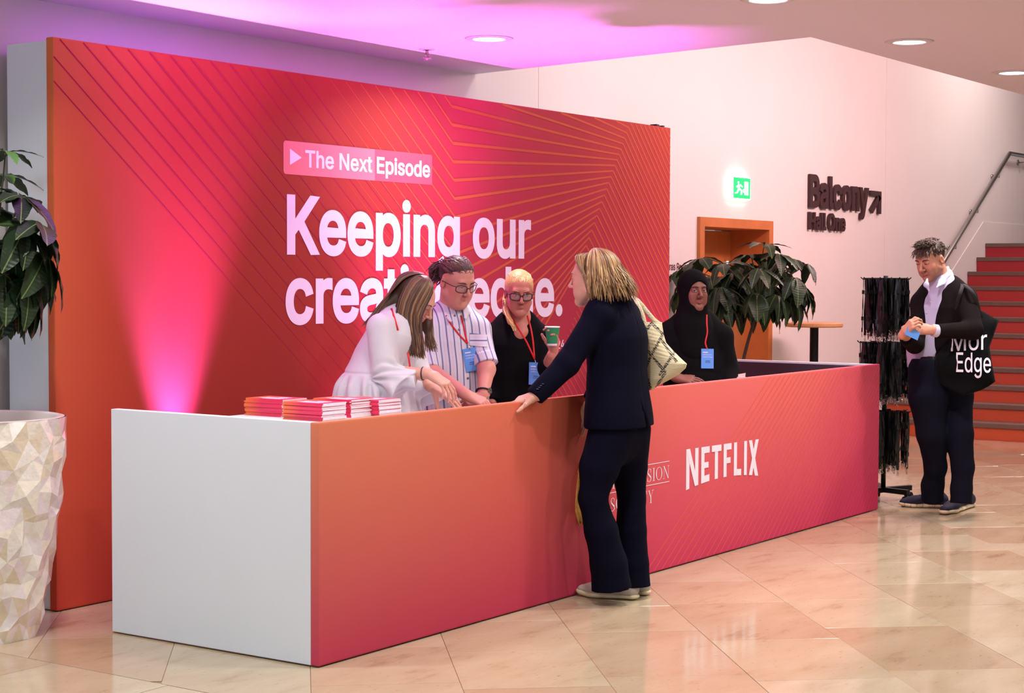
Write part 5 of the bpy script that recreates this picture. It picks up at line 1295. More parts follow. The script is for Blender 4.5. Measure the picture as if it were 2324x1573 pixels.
# ================================================================== woman leaning in the white blouse
def woman_white():
    D = 8.05; A = lambda x, y, dd=0: at(x, y, D+dd)
    g = A(862, 900); root = person('person', 'woman with long brown hair in a white blouse leaning over the desk', (g[0], g[1], 0))
    R_ = cam_dir(1, 0); hd = Head(939, 684, D-.02, (.95, -.30), .62, 0, .98, .98, lid=.16)
    skin = rgb(212, 156, 136); B = Blob(); hd.add(B); nb = A(905, 722, .02)
    B.cone(hd.w((0, -.025, -.045)), nb, .05, .058, .02); B.chain([nb, A(885, 780), A(860, 900)], [.07, .10, .10], .03)
    el, wr = A(882, 846, -.17), A(966, 848, -.22); B.chain([nb, A(862, 742, -.15), el, wr], [.05, .045, .036, .025], .02)
    hand(B, A(978, 849, -.225), cam_dir(.85, -.25, -.55), cam_dir(.45, -.5, .8), side=-1, per=[(.5, .35, .2), (.55, .4, .25), (.6, .45, .3), (.7, .5, .3)], spread=.14, sc=.95, thumb=(.35, .8, -.5), tcurl=.25)
    el2, wr2 = A(946, 848, .04), A(978, 878, -.10); B.chain([nb, A(930, 752, .15), el2, wr2], [.05, .042, .036, .025], .02)
    hand(B, A(984, 880, -.11), cam_dir(.92, -.25, -.48), cam_dir(.2, -.5, .8), side=1, per=[(.15, .2, .15), (.2, .2, .15), (.25, .3, .2), (.3, .35, .2)], spread=.22, sc=.92, thumb=(.4, .6, -.65), tcurl=.1)
    B.build('body', M['skin'], root, .0036, lambda X: hd.color(X, skin, lip=rgb(196, 92, 92)[:3], blush=.22))
    hd.details(B, root, mat('brown_brow', rgb(96, 66, 48), .6))
    white = mat('white_chiffon', rgb(206, 202, 208), .75, noise=.02, nscale=30)
    J = Blob(); J.chain([A(906, 728, .02), A(893, 770), A(867, 828), A(864, 843)], [.095, .165, .160, .150], .03, R_, [.75, .76, .86, .88])
    J.chain([A(864, 843), A(860, 872), A(856, 915), A(855, 975)], [.150, .195, .232, .26], .012, R_, [.88, .86, .87, .87], capb=True)
    J.cone(A(888, 728, -.05), A(866, 745, -.14), .055, .064, .03); J.cone(A(915, 732, .08), A(930, 752, .15), .05, .06, .03)
    sh = A(864, 745, -.15); se = A(874, 842, -.18); J.cone(sh, se, .064, .062, .02); J.cone(A(872, 846, -.18), A(916, 882, -.21), .058, .088, .01, capb=True); J.cone(A(905, 862, -.2), A(945, 862, -.22), .04, .046, .03, capb=True)
    J.cone(A(930, 752, .15), A(948, 846, .05), .06, .058, .02); J.cone(A(948, 846, .05), A(962, 905, -.04), .056, .075, .015, capb=True)
    ax0 = A(858, 900); z1 = A(864, 846)[2]; w1 = wrinkle(4, .005, 18)
    def dsp(X):
        a = np.arctan2((X-ax0)[:, 1], (X-ax0)[:, 0]); fall = np.clip((z1-X[:, 2])/.05, 0, 1); ra = np.linalg.norm((X-ax0)[:, :2], axis=1)
        c2 = X-A(890, 860, -.19); a2 = np.arctan2(c2@CU, c2@CF); near = np.exp(-(np.linalg.norm(c2, axis=1)/.09)**4)
        g1 = .011*np.sin(a*21+1.5*np.sin(a*5)+1.2*np.sin(X[:, 2]*14))*fall*(1-near); g2 = .009*np.sin(a2*12+2*np.sin(X[:, 2]*25))*near
        seam = .004*np.exp(-((X[:, 2]-z1-.004)/.006)**2)*(1-near)
        return w1(X)+g1+g2+seam
    J.disp = dsp; J.build('blouse', white, root, .004)
    legs_hidden(root, 858, D+.1, mat('dark_trousers', rgb(30, 32, 44), .8))
    # hair
    rd = random.Random(5); base = Blob(); base.ell(hd.w((0, -.022, .044)), np.array((.074, .092, .083)), hd.M, .02)
    base.chain([hd.w((.045, -.02, .03)), A(915, 700, -.06), A(925, 745, -.075), A(945, 788, -.085)], [.036, .034, .028, .01], .02); base.chain([hd.w((0, -.07, .03)), A(880, 692, -.02), A(848, 724, -.03)], [.04, .028, .01], .02)
    base.chain([hd.w((-.055, .0, .02)), A(968, 740, .05), A(975, 780, .03)], [.03, .022, .008], .02); base.ell(hd.w((0, .092, -.015)), np.array((.06, .06, .085)), hd.M, .015, 's')
    base.build('hair_base', mat('brown_hair_base', rgb(70, 46, 34), .5), root, .005)
    cols = [rgb(84, 56, 40), rgb(104, 72, 50), rgb(66, 44, 34), rgb(126, 90, 62), rgb(92, 62, 44), rgb(146, 108, 76)]; H = Hair(hd); lp = lambda a, b, s: (a[0]+(b[0]-a[0])*s, a[1]+(b[1]-a[1])*s)
    for i in range(330):
        s = rd.random(); j = lambda k=4: rd.uniform(-k, k); t0 = .15+.5*(s); ph = .35+1.9*(1-s)
        loc = [H.sk(.12+j(.01)*.5, ph*.6, .006), H.sk(.5, ph*.8, .009), H.sk(.95, ph, .011)]
        pts = [lp((897, 672), (984, 676), s), lp((893, 704), (952, 712), s), lp((903, 756), (957, 752), s), lp((922+j(8), 800+j(10)), (962+j(6), 806+j(10)), s)]
        P = [A(x+j(2), y+j(2), dd+j(.012)) for (x, y), dd in zip(pts[1:], (-.105, -.115, -.115))]
        H.lock(loc, P, rd.uniform(.0035, .006), .0022, rd.choice(cols)[:3])
    for i in range(190):
        s = rd.random(); j = lambda k=4: rd.uniform(-k, k); ph = 2.2+1.6*s; loc = [H.sk(.15, ph, .006), H.sk(.7, ph, .01), H.sk(1.25, ph, .012), H.sk(1.6, ph, .012)]
        e = lp((820, 738), (876, 752), s); m_ = lp((862, 690), (893, 700), s); H.lock(loc, [A(m_[0]+j(), m_[1]+j(), -.05), A(e[0]+j(6), e[1]+j(6), -.075)], rd.uniform(.0035, .006), .0022, rd.choice(cols)[:3])
    for i in range(70):
        s = rd.random(); j = lambda k=4: rd.uniform(-k, k); loc = [H.sk(.15, -.8, .006), H.sk(.7, -1.1, .01), H.sk(1.25, -1.2-.3*s, .012)]
        H.lock(loc, [A(982-14*s+j(2), 730+j(), .05), A(978-12*s+j(3), 762+j(), .03), A(990-22*s+j(5), 792+j(8), .02)], rd.uniform(.003, .005), .002, rd.choice(cols)[:3])
    H.build('hair_locks', M['hair'], root, True, True)
    bd_ = MB(); c = B.march(A(957, 850, -.6), cam_dir(0, 1), .8); ax_ = unit(wr-el)
    e1 = unit(np.cross(ax_, [0, 0, 1])); e2 = np.cross(ax_, e1); q0 = el+(wr-el)*.93; bd_.tube([q0+(e1*math.cos(a)+e2*math.sin(a))*.0295 for a in np.linspace(0, 6.28, 21)[:-1]], .003, 6, closed=True); bo = bd_.build('hair_tie', M['ribbon_black'], None, True); tag(bo, 'thin black hair tie around the wrist of the woman in white', 'hair tie')
    # lanyard, mostly under her hair
    Q = [on_cloth([J], x, y, D, .004) for x, y in ((888, 700), (893, 716), (899, 735), (903, 750))]; lr = thing('badge_lanyard', 'red lanyard ribbon half hidden by the long brown hair', 'lanyard', tuple(Q[-1]))
    MB().tube(Q, [(.0055, .0012)]*4, 6, flat=tuple(cam_dir(0, -1, 0))).build('ribbon', M['red_ribbon'], lr, True)
    Q2 = [at(x, y, D-.17) for x, y in ((925, 800), (928, 815), (930, 830), (926, 846))]; MB().tube(Q2, [(.005, .0012)]*4, 6, flat=tuple(cam_dir(0, -1, 0))).build('ribbon', M['red_ribbon'], lr, True)
    return root
woman_white()

# ================================================================== woman in the striped shirt
def woman_stripe():
    D = 8.75; A = lambda x, y, dd=0: at(x, y, D+dd)
    g = A(1028, 900); root = person('person', 'woman with curly ponytail and glasses in a striped shirt behind the desk', (g[0], g[1], 0))
    n_ = cam_dir(.45, -.89); wd = cam_dir(.89, .45)
    hd = Head(1036, 642, D-.08, (.65, -.76), .42, .05, 1.0, 1.08, 1.12, lid=.22); skin = rgb(206, 142, 124); B = Blob(); hd.add(B); nb = A(1024, 712, 0)
    B.cone(hd.w((0, -.02, -.05)), nb, .058, .066, .02); B.ell(hd.w((0, .045, -.085)), np.array((.045, .035, .03)), hd.M, .03)
    B.chain([nb, A(1024, 780), A(1024, 900)], [.07, .11, .11], .03)
    e1, w1_ = A(1104, 838, -.12), A(1097, 893, -.20); B.chain([nb, A(1084, 745, -.02), e1, w1_], [.05, .045, .044, .029], .02)
    e2, w2_ = A(976, 842, -.18), A(1058, 896, -.30); B.chain([nb, A(968, 748, -.1), e2, w2_], [.05, .045, .044, .029], .02)
    hand(B, A(1094, 900, -.215), cam_dir(-.75, -.35, -.5), cam_dir(.3, -.7, .6), side=1, per=[(.7, .8, .4)]*4, spread=.05, sc=.9, thumb=(.4, .8, -.3))
    hand(B, A(1062, 899, -.305), cam_dir(.9, -.1, -.35), cam_dir(.1, -.6, .8), side=-1, per=[(.6, .8, .4)]*4, spread=.05, sc=.9, thumb=(.4, .8, -.3))
    B.build('body', M['skin'], root, .0036, lambda X: hd.color(X, skin, lip=rgb(196, 98, 98)[:3], blush=.3))
    hd.details(B, root, mat('dark_brow', rgb(70, 48, 40), .6))
    m = bpy.data.materials.new('striped_cotton'); m.use_nodes = True; nt = m.node_tree; N = nt.nodes; L = nt.links; p = N['Principled BSDF']; p.inputs['Roughness'].default_value = .75
    at_ = N.new('ShaderNodeAttribute'); at_.attribute_name = 'Col'; sx = N.new('ShaderNodeSeparateColor'); L.new(at_.outputs['Color'], sx.inputs[0])
    fr_ = N.new('ShaderNodeMath'); fr_.operation = 'FRACT'; L.new(sx.outputs[0], fr_.inputs[0])
    rp_ = ramp_node(nt, [(0, rgb(92, 102, 150)), (.12, rgb(92, 102, 150)), (.17, rgb(204, 200, 210)), (.5, rgb(210, 206, 214)), (.53, rgb(178, 182, 208)), (.57, rgb(178, 182, 208)), (.60, rgb(210, 206, 214)), (.93, rgb(204, 200, 210)), (1, rgb(92, 102, 150))]); L.new(fr_.outputs[0], rp_.inputs[0]); L.new(rp_.outputs[0], p.inputs['Base Color'])
    J = Blob(); J.chain([A(1024, 728), A(1024, 775), A(1022, 830), A(1024, 890), A(1026, 975)], [.12, .178, .182, .190, .20], .03, n_, [.7, .78, .82, .84, .84])
    J.cone(A(1055, 728), A(1083, 748, -.02), .06, .064, .04); J.cone(A(992, 730, -.05), A(970, 750, -.1), .06, .064, .04)
    J.cone(A(1084, 748, -.02), A(1103, 828, -.10), .064, .060, .025, capb=True); J.cone(A(968, 750, -.1), A(972, 838, -.17), .064, .060, .025, capb=True)
    J.cone(A(1097, 806, -.08), A(1103, 828, -.10), .063, .065, .003, capa=True, capb=True); J.cone(A(971, 816, -.15), A(972, 838, -.17), .063, .065, .003, capa=True, capb=True)
    w1 = wrinkle(14, .006, 15); J.disp = lambda X: w1(X)
    c0 = A(1024, 800)
    def sc_(X):
        q = X-c0; s = (q@wd)/.034+q[:, 2]*.6; C = np.zeros((len(X), 3)); C[:, 0] = s+20.3+.08*np.sin(q[:, 2]*22); return C
    sh = J.build('shirt', m, root, .0045, sc_)
    col = Blob()
    for pts in ([(1000, 690, -.02), (1008, 706, -.07), (1022, 728, -.14)], [(1052, 694, -.0), (1058, 704, -.06), (1056, 722, -.12)]): col.chain([A(*q) for q in pts], [.016, .022, .010], .012, n_, .45)
    col.build('collar', mat('shirt_collar', rgb(206, 202, 212), .75), sh, .004)
    bm_ = MB()
    for (x, y) in ((1032, 716), (1042, 748), (1062, 858), (1066, 885)):
        q = on_cloth([J], x, y, D, .002); bm_.tube([q, q+n_*.003], .006, 10)
    bm_.build('button', mat('grey_button', rgb(126, 118, 116), .4), sh, True)
    pk = MB(); V = []; F = []
    for i in range(7):
        for j in range(5): V.append(on_cloth([J], 1066+i*6.6, 756+j*7+ i*.6, D, .0035))
    for i in range(6):
        for j in range(4): a = i*5+j; F.append((a, a+1, a+6, a+5))
    po = mesh('breast_pocket', V, F, m, sh, True); a_ = po.data.color_attributes.new('Col', 'FLOAT_COLOR', 'POINT')
    a_.data.foreach_set('color', np.array([[((v[2]-1.2)/.034)+20, 0, 0, 1] for v in V], np.float32).ravel())
    legs_hidden(root, 1026, D+.05, mat('black_jeans', rgb(26, 26, 32), .8))
    rd = random.Random(8); base = Blob(); base.ell(hd.w((0, -.020, .046)), np.array((.080, .097, .087)), hd.M, .02); base.ell(hd.w((0, .090, -.030)), np.array((.064, .062, .090)), hd.M, .012, 's'); base.chain([hd.w((0, -.08, .045)), A(992, 616, .02), A(984, 632, .02)], [.04, .042, .022], .02)
    base.build('hair_base', mat('dark_brown_base', rgb(56, 36, 28), .5), root, .005)
    cols = [rgb(74, 48, 36), rgb(92, 62, 46), rgb(58, 38, 30), rgb(108, 76, 56)]; H = Hair(hd); tail = np.array([0, -.112, .045])
    for i in range(420):
        ph = rd.uniform(-1.45, 1.45); th = rd.uniform(.05, 1.1) if abs(ph) < .9 else rd.uniform(.2, 1.35); st_ = H.sk(th, ph, -.002)
        if abs(ph) < .9: st_ = H.sk(max(.02, 1.13-rd.random()*1.15), ph, -.003)
        md = [H.sk(th*.75+.25, ph*1.0+(math.pi-abs(ph))*.35*np.sign(ph if ph else 1), .006+rd.uniform(-.002, .006)), H.sk(1.0, np.sign(ph if ph else 1)*2.3, .006)]
        H.lock([st_]+md+[tail+np.array([rd.uniform(-.02, .02), 0, rd.uniform(-.02, .02)])], None, rd.uniform(.004, .007), .0028, rd.choice(cols)[:3])
    for i in range(150):
        a = rd.uniform(0, 6.28); l = rd.uniform(.03, .1); pt = hd.w(tail+np.array([rd.uniform(-.02, .02), 0, rd.uniform(-.02, .02)])); dr = unit(cam_dir(-.7, .3, -.3)+np.array([rd.gauss(0, .45) for _ in range(3)])); e_ = unit(np.cross(dr, [0, .3, 1])); f_ = np.cross(dr, e_); cr = rd.uniform(.005, .011)
        H.lock(None, [pt+dr*l*t+np.array([0, 0, -.04*t*t])+(e_*math.cos(a+t*11)+f_*math.sin(a+t*11))*cr*min(1, t*3) for t in np.linspace(0, 1, 9)], rd.uniform(.003, .005), .0024, rd.choice(cols)[:3])
    H.build('hair_locks', M['hair'], root, True, True)
    glasses('dark rimmed glasses on the woman in the striped shirt', hd, mat('dark_frame', rgb(36, 26, 30), .3), .025, .019, .0022, .008)
    badge_lanyard('red lanyard with blue badge on the striped shirt', [J], D, [(1012, 716), (1025, 738), (1042, 760)], [(1046, 716), (1052, 738), (1056, 760)], (1061, 780), (1070, 816), 52, -.16, .35)
    wt = thing('wrist_watch', 'black strapped wrist watch of the woman in the striped shirt', 'watch', tuple(w1_)); ax_ = unit(w1_-e1); q0 = e1+(w1_-e1)*.94; x_ = unit(np.cross(ax_, [0, 0, 1])); y_ = np.cross(ax_, x_)
    s_ = MB(); s_.tube([q0+(x_*math.cos(a)+y_*math.sin(a))*.0345 for a in np.linspace(0, 6.28, 25)[:-1]], [(.009, .0025)]*24, 6, closed=True, flat=tuple(ax_)); s_.build('strap', M['ribbon_black'], wt, True)
    f_ = q0+unit(cam_dir(.8, -.6)-ax_*(cam_dir(.8, -.6)@ax_))*.036; nn = unit(f_-q0); k = MB(); k.tube([f_-nn*.004, f_+nn*.004], .015, 18); k.build('case', M['steel'], wt, False)
    return root
woman_stripe()

# ================================================================== woman in black with the coffee
def woman_black():
    D = 9.1; A = lambda x, y, dd=0: at(x, y, D+dd)
    g = A(1172, 900); root = person('person', 'blonde woman with thick glasses in a black top holding a green cup', (g[0], g[1], 0))
    n_ = cam_dir(.15, -.99); hd = Head(1178, 668, D-.06, (.13, -.99), .24, -.02, .95, 1.0, 1.04, lid=.34, gaze=(-.4, -.5)); skin = rgb(182, 112, 94); B = Blob(); hd.add(B); nb = A(1176, 732, .0)
    B.cone(hd.w((0, -.02, -.05)), nb, .052, .062, .02); B.cone(A(1176, 728, -.02), A(1178, 752, -.07), .06, .05, .03, cam_dir(0, 1), .6); B.chain([nb, A(1174, 790), A(1172, 900)], [.07, .10, .10], .03)
    B.cone(A(1150, 726, 0), A(1124, 742, 0), .03, .03, .02)
    e1, w1_ = A(1242, 838, -.06), A(1252, 806, -.24); B.chain([nb, A(1226, 762), e1, w1_], [.05, .045, .038, .026], .02)
    hand(B, A(1257, 800, -.245), cam_dir(.1, -.12, 1), cam_dir(.85, .55, 0), side=1, per=[(.55, .7, .5), (.5, .7, .5), (.5, .7, .5), (.5, .75, .5)], spread=.1, sc=.88, thumb=(.75, .75, -.5), tcurl=.3)
    B.chain([nb, A(1118, 765), A(1108, 850), A(1118, 915, -.1)], [.05, .045, .036, .026], .02)
    B.build('body', M['skin'], root, .0036, lambda X: hd.color(X, skin, lip=rgb(178, 84, 84)[:3], blush=.22)); hd.details(B, root, mat('pale_brow', rgb(150, 108, 80), .6), (.03, .03, .035))
    J = Blob(); J.chain([A(1174, 750), A(1172, 785), A(1172, 845), A(1172, 905), A(1172, 975)], [.125, .160, .162, .165, .17], .03, n_, [.6, .68, .74, .76, .78])
    J.cone(A(1140, 750), A(1120, 768), .05, .062, .03); J.cone(A(1208, 750), A(1227, 768), .05, .06, .03); J.cone(A(1119, 768), A(1112, 850), .064, .058, .03); J.cone(A(1112, 850), A(1120, 912, -.08), .056, .045, .03, capb=True); J.cone(A(1227, 768), A(1236, 838, -.05), .062, .058, .03); J.cone(A(1238, 842, -.05), A(1246, 822, -.15), .054, .046, .02, capb=True)
    J.ell(A(1177, 716, -.07), (.068, .08, .055), None, .012, 's')
    w1 = wrinkle(31, .007, 13); J.disp = lambda X: w1(X); J.build('top', mat('black_jersey', rgb(10, 9, 11), .85, spec=.1), root, .0055); legs_hidden(root, 1172, D+.05, mat('black_trousers', rgb(18, 18, 22), .8))
    rd = random.Random(13); base = Blob(); base.ell(hd.w((0, -.022, .046)), np.array((.076, .093, .085)), hd.M, .02); base.ell(hd.w((0, .092, -.036)), np.array((.062, .06, .09)), hd.M, .012, 's'); base.chain([A(1146, 678, .03), A(1149, 705, -.05), A(1158, 730, -.10), A(1168, 744, -.115)], [.014, .017, .012, .004], .02)
    base.build('hair_base', mat('blonde_base', rgb(200, 162, 96), .5), root, .005)
    cols = [rgb(222, 186, 116), rgb(236, 208, 146), rgb(190, 150, 86), rgb(244, 222, 168), rgb(208, 170, 102)]; H = Hair(hd)
    for i in range(460):
        ph = rd.uniform(-1.4, 1.4); st_ = H.sk(1.16-rd.random()*.9, ph, -.004) if abs(ph) < .95 else H.sk(rd.uniform(.4, 1.4), ph, -.004); sg = np.sign(ph) if ph else 1
        H.lock([st_, H.sk(.55+.2*rd.random(), ph*1.3, .003), H.sk(.9, sg*(1.9+.2*rd.random()), .004), H.sk(1.45, sg*2.5, .004)], None, rd.uniform(.002, .0038), .0016, rd.choice(cols)[:3])
    for i in range(130):
        j = lambda k=4: rd.uniform(-k, k); H.lock([H.sk(1.45, 2.4, .004)], [A(1146+j(5), 676+j(3), .0+j(.02)), A(1147+j(7), 702+j(), -.06+j(.02)), A(1157+j(6), 728+j(), -.115+j(.015)), A(1168+j(4), 746+j(6), -.135)], rd.uniform(.003, .005), .002, rd.choice(cols)[:3])
    H.build('hair_locks', M['hair'], root, True, True)
    er = MB()
    for k in range(9): er.tube([hd.w((.084, -.002, -.035-.006*k)), hd.w((.084+.004*math.sin(k*2), -.002, -.04-.006*k))], .004, 5)
    o = er.build('earring', M['clip_silver'], None, True); tag(o, 'dangling silver earring of the blonde woman in black', 'earring')
    glasses('thick dark square glasses on the blonde woman', hd, mat('tortoise_frame', rgb(48, 16, 22), .25), .0275, .0195, .0031, .008)
    badge_lanyard('red lanyard with blue badge on the black top', [J, B], D, [(1163, 722), (1178, 748), (1195, 775)], [(1197, 716), (1205, 745), (1210, 775)], (1213, 815), (1215, 848), 50, .06, .5)
    # paper cup
    c = A(1253.5, 763, -.27); hgt = .1; cup = thing('paper_cup', 'green paper coffee cup with white rim held at chest height', 'cup', tuple(c-np.array([0, 0, hgt/2])))
    z0 = c[2]-hgt/2; MB().lathe([(.0275, .012), (.0375, hgt-.004)], (c[0], c[1], z0), 28).build('green_sleeve', mat('cup_green', rgb(28, 122, 74), .55), cup, True)
    MB().lathe([(.001, .003), (.0265, .001), (.0272, .012)], (c[0], c[1], z0), 28).build('base', mat('cup_white', rgb(226, 218, 216), .6), cup, True)
    MB().lathe([(.0372, hgt-.006), (.0392, hgt-.003), (.0392, hgt), (.0365, hgt), (.0355, hgt-.02), (.001, hgt-.022)], (c[0], c[1], z0), 28).build('rim', mat('cup_rim', rgb(232, 226, 222), .5), cup, True)
    return root
woman_black()

# ================================================================== woman in the black headscarf
def woman_scarf():
    D = 10.5; A = lambda x, y, dd=0: at(x, y, D+dd)
    g = A(1580, 900); root = person('person', 'woman in a black headscarf and black coat standing behind the desk', (g[0], g[1], 0))
    n_ = cam_dir(.3, -.95); hd = Head(1575, 665, D-.05, (.30, -.95), .02, 0, 1.0, 1.0, 1.0, 1.08, 1.25, lid=.42, gaze=(.9, 0)); skin = rgb(126, 76, 60); B = Blob(); hd.add(B); nb = A(1574, 722)
    B.cone(hd.w((0, -.02, -.05)), nb, .052, .06, .02); B.chain([nb, A(1578, 800), A(1580, 900)], [.08, .11, .11], .03)
    wr = A(1536, 858, -.24); B.chain([nb, A(1520, 748), A(1512, 826, -.06), wr], [.05, .045, .036, .026], .02); hand(B, wr, cam_dir(.95, -.2, -.12), cam_dir(.1, -.6, .8), side=-1, sc=.95, per=[(.2, .25, .2)]*4)
    B.chain([nb, A(1638, 756), A(1655, 838), A(1650, 895, -.15)], [.05, .045, .036, .026], .02)
    B.build('body', M['skin'], root, .0036, lambda X: hd.color(X, skin, lip=rgb(146, 74, 74)[:3], blush=.05)); hd.details(B, root, mat('black_brow', rgb(24, 16, 14), .6), (.02, .012, .008), True, .0028)
    bk = mat('black_crepe', rgb(9, 8, 9), .85, spec=.1)
    S = Blob(); S.ell(hd.w((0, -.02, .04)), (.093, .113, .105), hd.M, .03); S.ell(hd.w((0, .0, -.04)), (.085, .09, .1), hd.M, .03); S.ell(hd.w((0, .11, -.016)), (.066, .105, .092), hd.M, .008, 's')
    S.cone(hd.w((0, .0, -.10)), A(1574, 722), .085, .095, .03); S.chain([A(1572, 718, -.02), A(1574, 745, -.05), A(1580, 785, -.07)], [.10, .125, .115], .03, n_, .7)
    w0 = wrinkle(41, .008, 26, (1, 1, .9)); S.disp = lambda X: w0(X)*np.clip((hd.o[2]-.07-X[:, 2])*12, .1, 1); S.build('headscarf', bk, root, .005)
    J = Blob(); J.chain([A(1578, 738), A(1578, 775), A(1580, 830), A(1582, 900), A(1584, 975)], [.135, .182, .19, .205, .22], .03, n_, [.62, .68, .72, .76, .78])
    J.cone(A(1545, 738), A(1520, 758), .06, .07, .04); J.cone(A(1610, 740), A(1638, 764), .06, .07, .04); J.cone(A(1520, 758), A(1514, 828, -.06), .07, .062, .03); J.cone(A(1514, 828, -.06), A(1534, 858, -.22), .06, .046, .02, capb=True); J.cone(A(1638, 764), A(1655, 842), .07, .064, .03); J.cone(A(1655, 842), A(1650, 895, -.13), .062, .05, .02, capb=True)
    w1 = wrinkle(17, .008, 13); J.disp = lambda X: w1(X); J.build('coat', bk, root, .006)
    T = Blob(); b = np.array([g[0], g[1], 0]); T.cone(b+np.array([0, 0, .85]), b+np.array([0, 0, .01]), .2, .26, .02, n_, .75, capb=True); T.build('coat_skirt', bk, root, .012)
    badge_lanyard('red lanyard with blue badge on the black coat of the headscarf wearer', [J, S], D, [(1604, 714), (1604, 735), (1606, 755), (1600, 778)], None, (1604, 790), (1605.5, 814), 44, .02, .2)
    return root
woman_scarf()

# ================================================================== man with the tote bag
def man():
    D = 10.85; A = lambda x, y, dd=0: at(x, y, D+dd)
    g = on_z(2120, 1165, 0); root = person('person', 'dark haired man in a dark jacket looking down at a card beside the rack', (g[0], g[1], 0))
    n_ = cam_dir(-.62, -.78); hd = Head(2113, 592, D-.06, (-.78, -.62), .42, .04, 1.03, 1.03, 1.12, 1.12, lid=.2); skin = rgb(200, 140, 116); B = Blob(); hd.add(B); nb = A(2138, 648)
    B.cone(hd.w((0, -.025, -.045)), nb, .058, .066, .02); B.chain([nb, A(2142, 720, .02), A(2132, 830, .02)], [.06, .07, .07], .03)
    e1, w1_ = A(2207, 748, -.24), A(2120, 750, -.32); B.chain([nb, A(2184, 672, -.09), e1, w1_], [.06, .05, .042, .03], .02)
    hand(B, A(2112, 748, -.325), cam_dir(-1, -.1, .02), cam_dir(.15, -.85, .45), side=1, per=[(.25, .5, .35), (.35, .5, .4), (.4, .55, .4), (.45, .6, .4)], spread=.08, sc=1.02, thumb=(.55, .8, -.3), tcurl=.15)
    e2, w2_ = A(2076, 782, -.1), A(2052, 760, -.36); B.chain([nb, A(2104, 692, .04), e2, w2_], [.05, .036, .034, .028], .02)
    hand(B, A(2050, 757, -.38), cam_dir(.45, -.45, .65), cam_dir(-.6, -.6, .3), side=-1, per=[(.7, .9, .5)]*4, spread=.03, sc=.95, thumb=(.3, .9, -.4), tcurl=.2)
    B.build('body', M['skin'], root, .0036, lambda X: hd.color(X, skin, lip=rgb(182, 96, 92)[:3], blush=.2, stubble=rgb(140, 100, 84)[:3])); hd.details(B, root, mat('man_brow', rgb(58, 40, 32), .6), (.04, .025, .02), True, .0032)
    # shirt
    S = Blob(); S.chain([A(2137, 662), A(2135, 700), A(2125, 750), A(2118, 800), A(2116, 832)], [.115, .168, .165, .16, .155], .03, n_, [.66, .68, .72, .76, .78])
    S.cone(A(2134, 640, -.02), A(2136, 660, 0), .07, .085, .02); w0 = wrinkle(2, .005, 20); S.disp = lambda X: w0(X)
    S.cone(A(2144, 626, .01), A(2137, 655, -.03), .050, .07, .02); S.ell(A(2112, 640, -.13), (.032, .045, .03), None, .01, 's')
    sh = S.build('shirt', mat('pale_lilac_cotton', rgb(190, 184, 214), .7), root, .0048)
    col = Blob(); col.chain([A(2151, 606, .0), A(2148, 622, -.06), A(2138, 640, -.12), A(2126, 652, -.16)], [.010, .020, .018, .006], .012, cam_dir(-.3, -.95), .4)
    col.chain([A(2104, 634, -.16), A(2102, 646, -.18), A(2108, 660, -.19)], [.008, .014, .005], .012, n_, .5)
    col.build('collar', mat('shirt_collar_lilac', rgb(196, 192, 220), .7), sh, .004)
    bt = MB()
    for (x, y) in ((2112, 686), (2103, 710), (2093, 764), (2090, 790)):
        q = on_cloth([S], x, y, D, .002); bt.tube([q, q+n_*.003], .005, 8)
    bt.build('button', mat('pearl_button', rgb(220, 214, 224), .3), sh, True)
    # jacket, open in front
    J = Blob(); J.chain([A(2140, 664), A(2141, 700), A(2138, 750), A(2136, 800), A(2140, 850)], [.135, .19, .192, .188, .195], .03, n_, [.68, .72, .76, .80, .82])
    J.cone(A(2160, 655, -.03), A(2187, 677, -.09), .07, .076, .04); J.cone(A(2112, 662, .0), A(2094, 684, .05), .055, .06, .04)
    for p_, q_, ra, rb in ((A(2118, 632, -.12), A(2113, 672, -.14), .055, .062), (A(2113, 672, -.14), A(2100, 720, -.16), .062, .066), (A(2100, 720, -.16), A(2092, 775, -.16), .066, .08), (A(2092, 775, -.16), A(2096, 870, -.16), .072, .12)): J.cone(p_, q_, ra, rb, .01, cam_dir(-.3, -.95), 2.4, op='s')
    J.ell(A(2132, 628, -.04), (.075, .09, .07), None, .01, 's')
    J.cone(A(2187, 678, -.09), e1, .076, .064, .03); J.cone(e1, A(2126, 751, -.31), .063, .048, .02, capb=True); J.cone(A(2108, 672, .0), A(2092, 690, .03), .05, .062, .03); J.cone(A(2092, 690, .03), e2, .062, .054, .03); J.cone(e2, A(2056, 768, -.32), .052, .044, .02, capb=True)
    J.half(A(2140, 838), (0, 0, -1), box=(A(2140, 900)+np.array([-.5, -.5, -.3]), A(2140, 800)+np.array([.5, .5, 0])))
    w1 = wrinkle(23, .009, 15); J.disp = lambda X: w1(X); J.build('jacket', mat('dark_brown_wool', rgb(22, 14, 15), .9, spec=.1, noise=.1, nscale=60), root, .0055)
    C = Blob(); C.cone(A(2127, 751.5, -.308), A(2117, 749.5, -.322), .040, .038, .003, capa=True, capb=True); C.build('cuff', mat('white_cuff', rgb(200, 198, 220), .7), sh, .004)
    # trousers
    T = Blob(); T.chain([A(2108, 845, -.05), A(2108, 900, -.08), A(2113, 985, -.10), A(2122, 1060, -.02), A(2117, 1100, .04), A(2118, 1134, .07)], [.13, .118, .088, .066, .068, .07], .03, capb=True)
    T.chain([A(2158, 845, .05), A(2165, 900, .03), A(2178, 985, -.10), A(2186, 1060, -.12), A(2182, 1110, -.13), A(2181, 1142, -.14)], [.12, .112, .085, .066, .064, .066], .025, capb=True)
    T.cone(A(2128, 812), A(2132, 850), .148, .155, .03, n_, .85); T.half(A(2128, 815), (0, 0, 1)); w2 = wrinkle(12, .007, 18); T.disp = lambda X: w2(X)
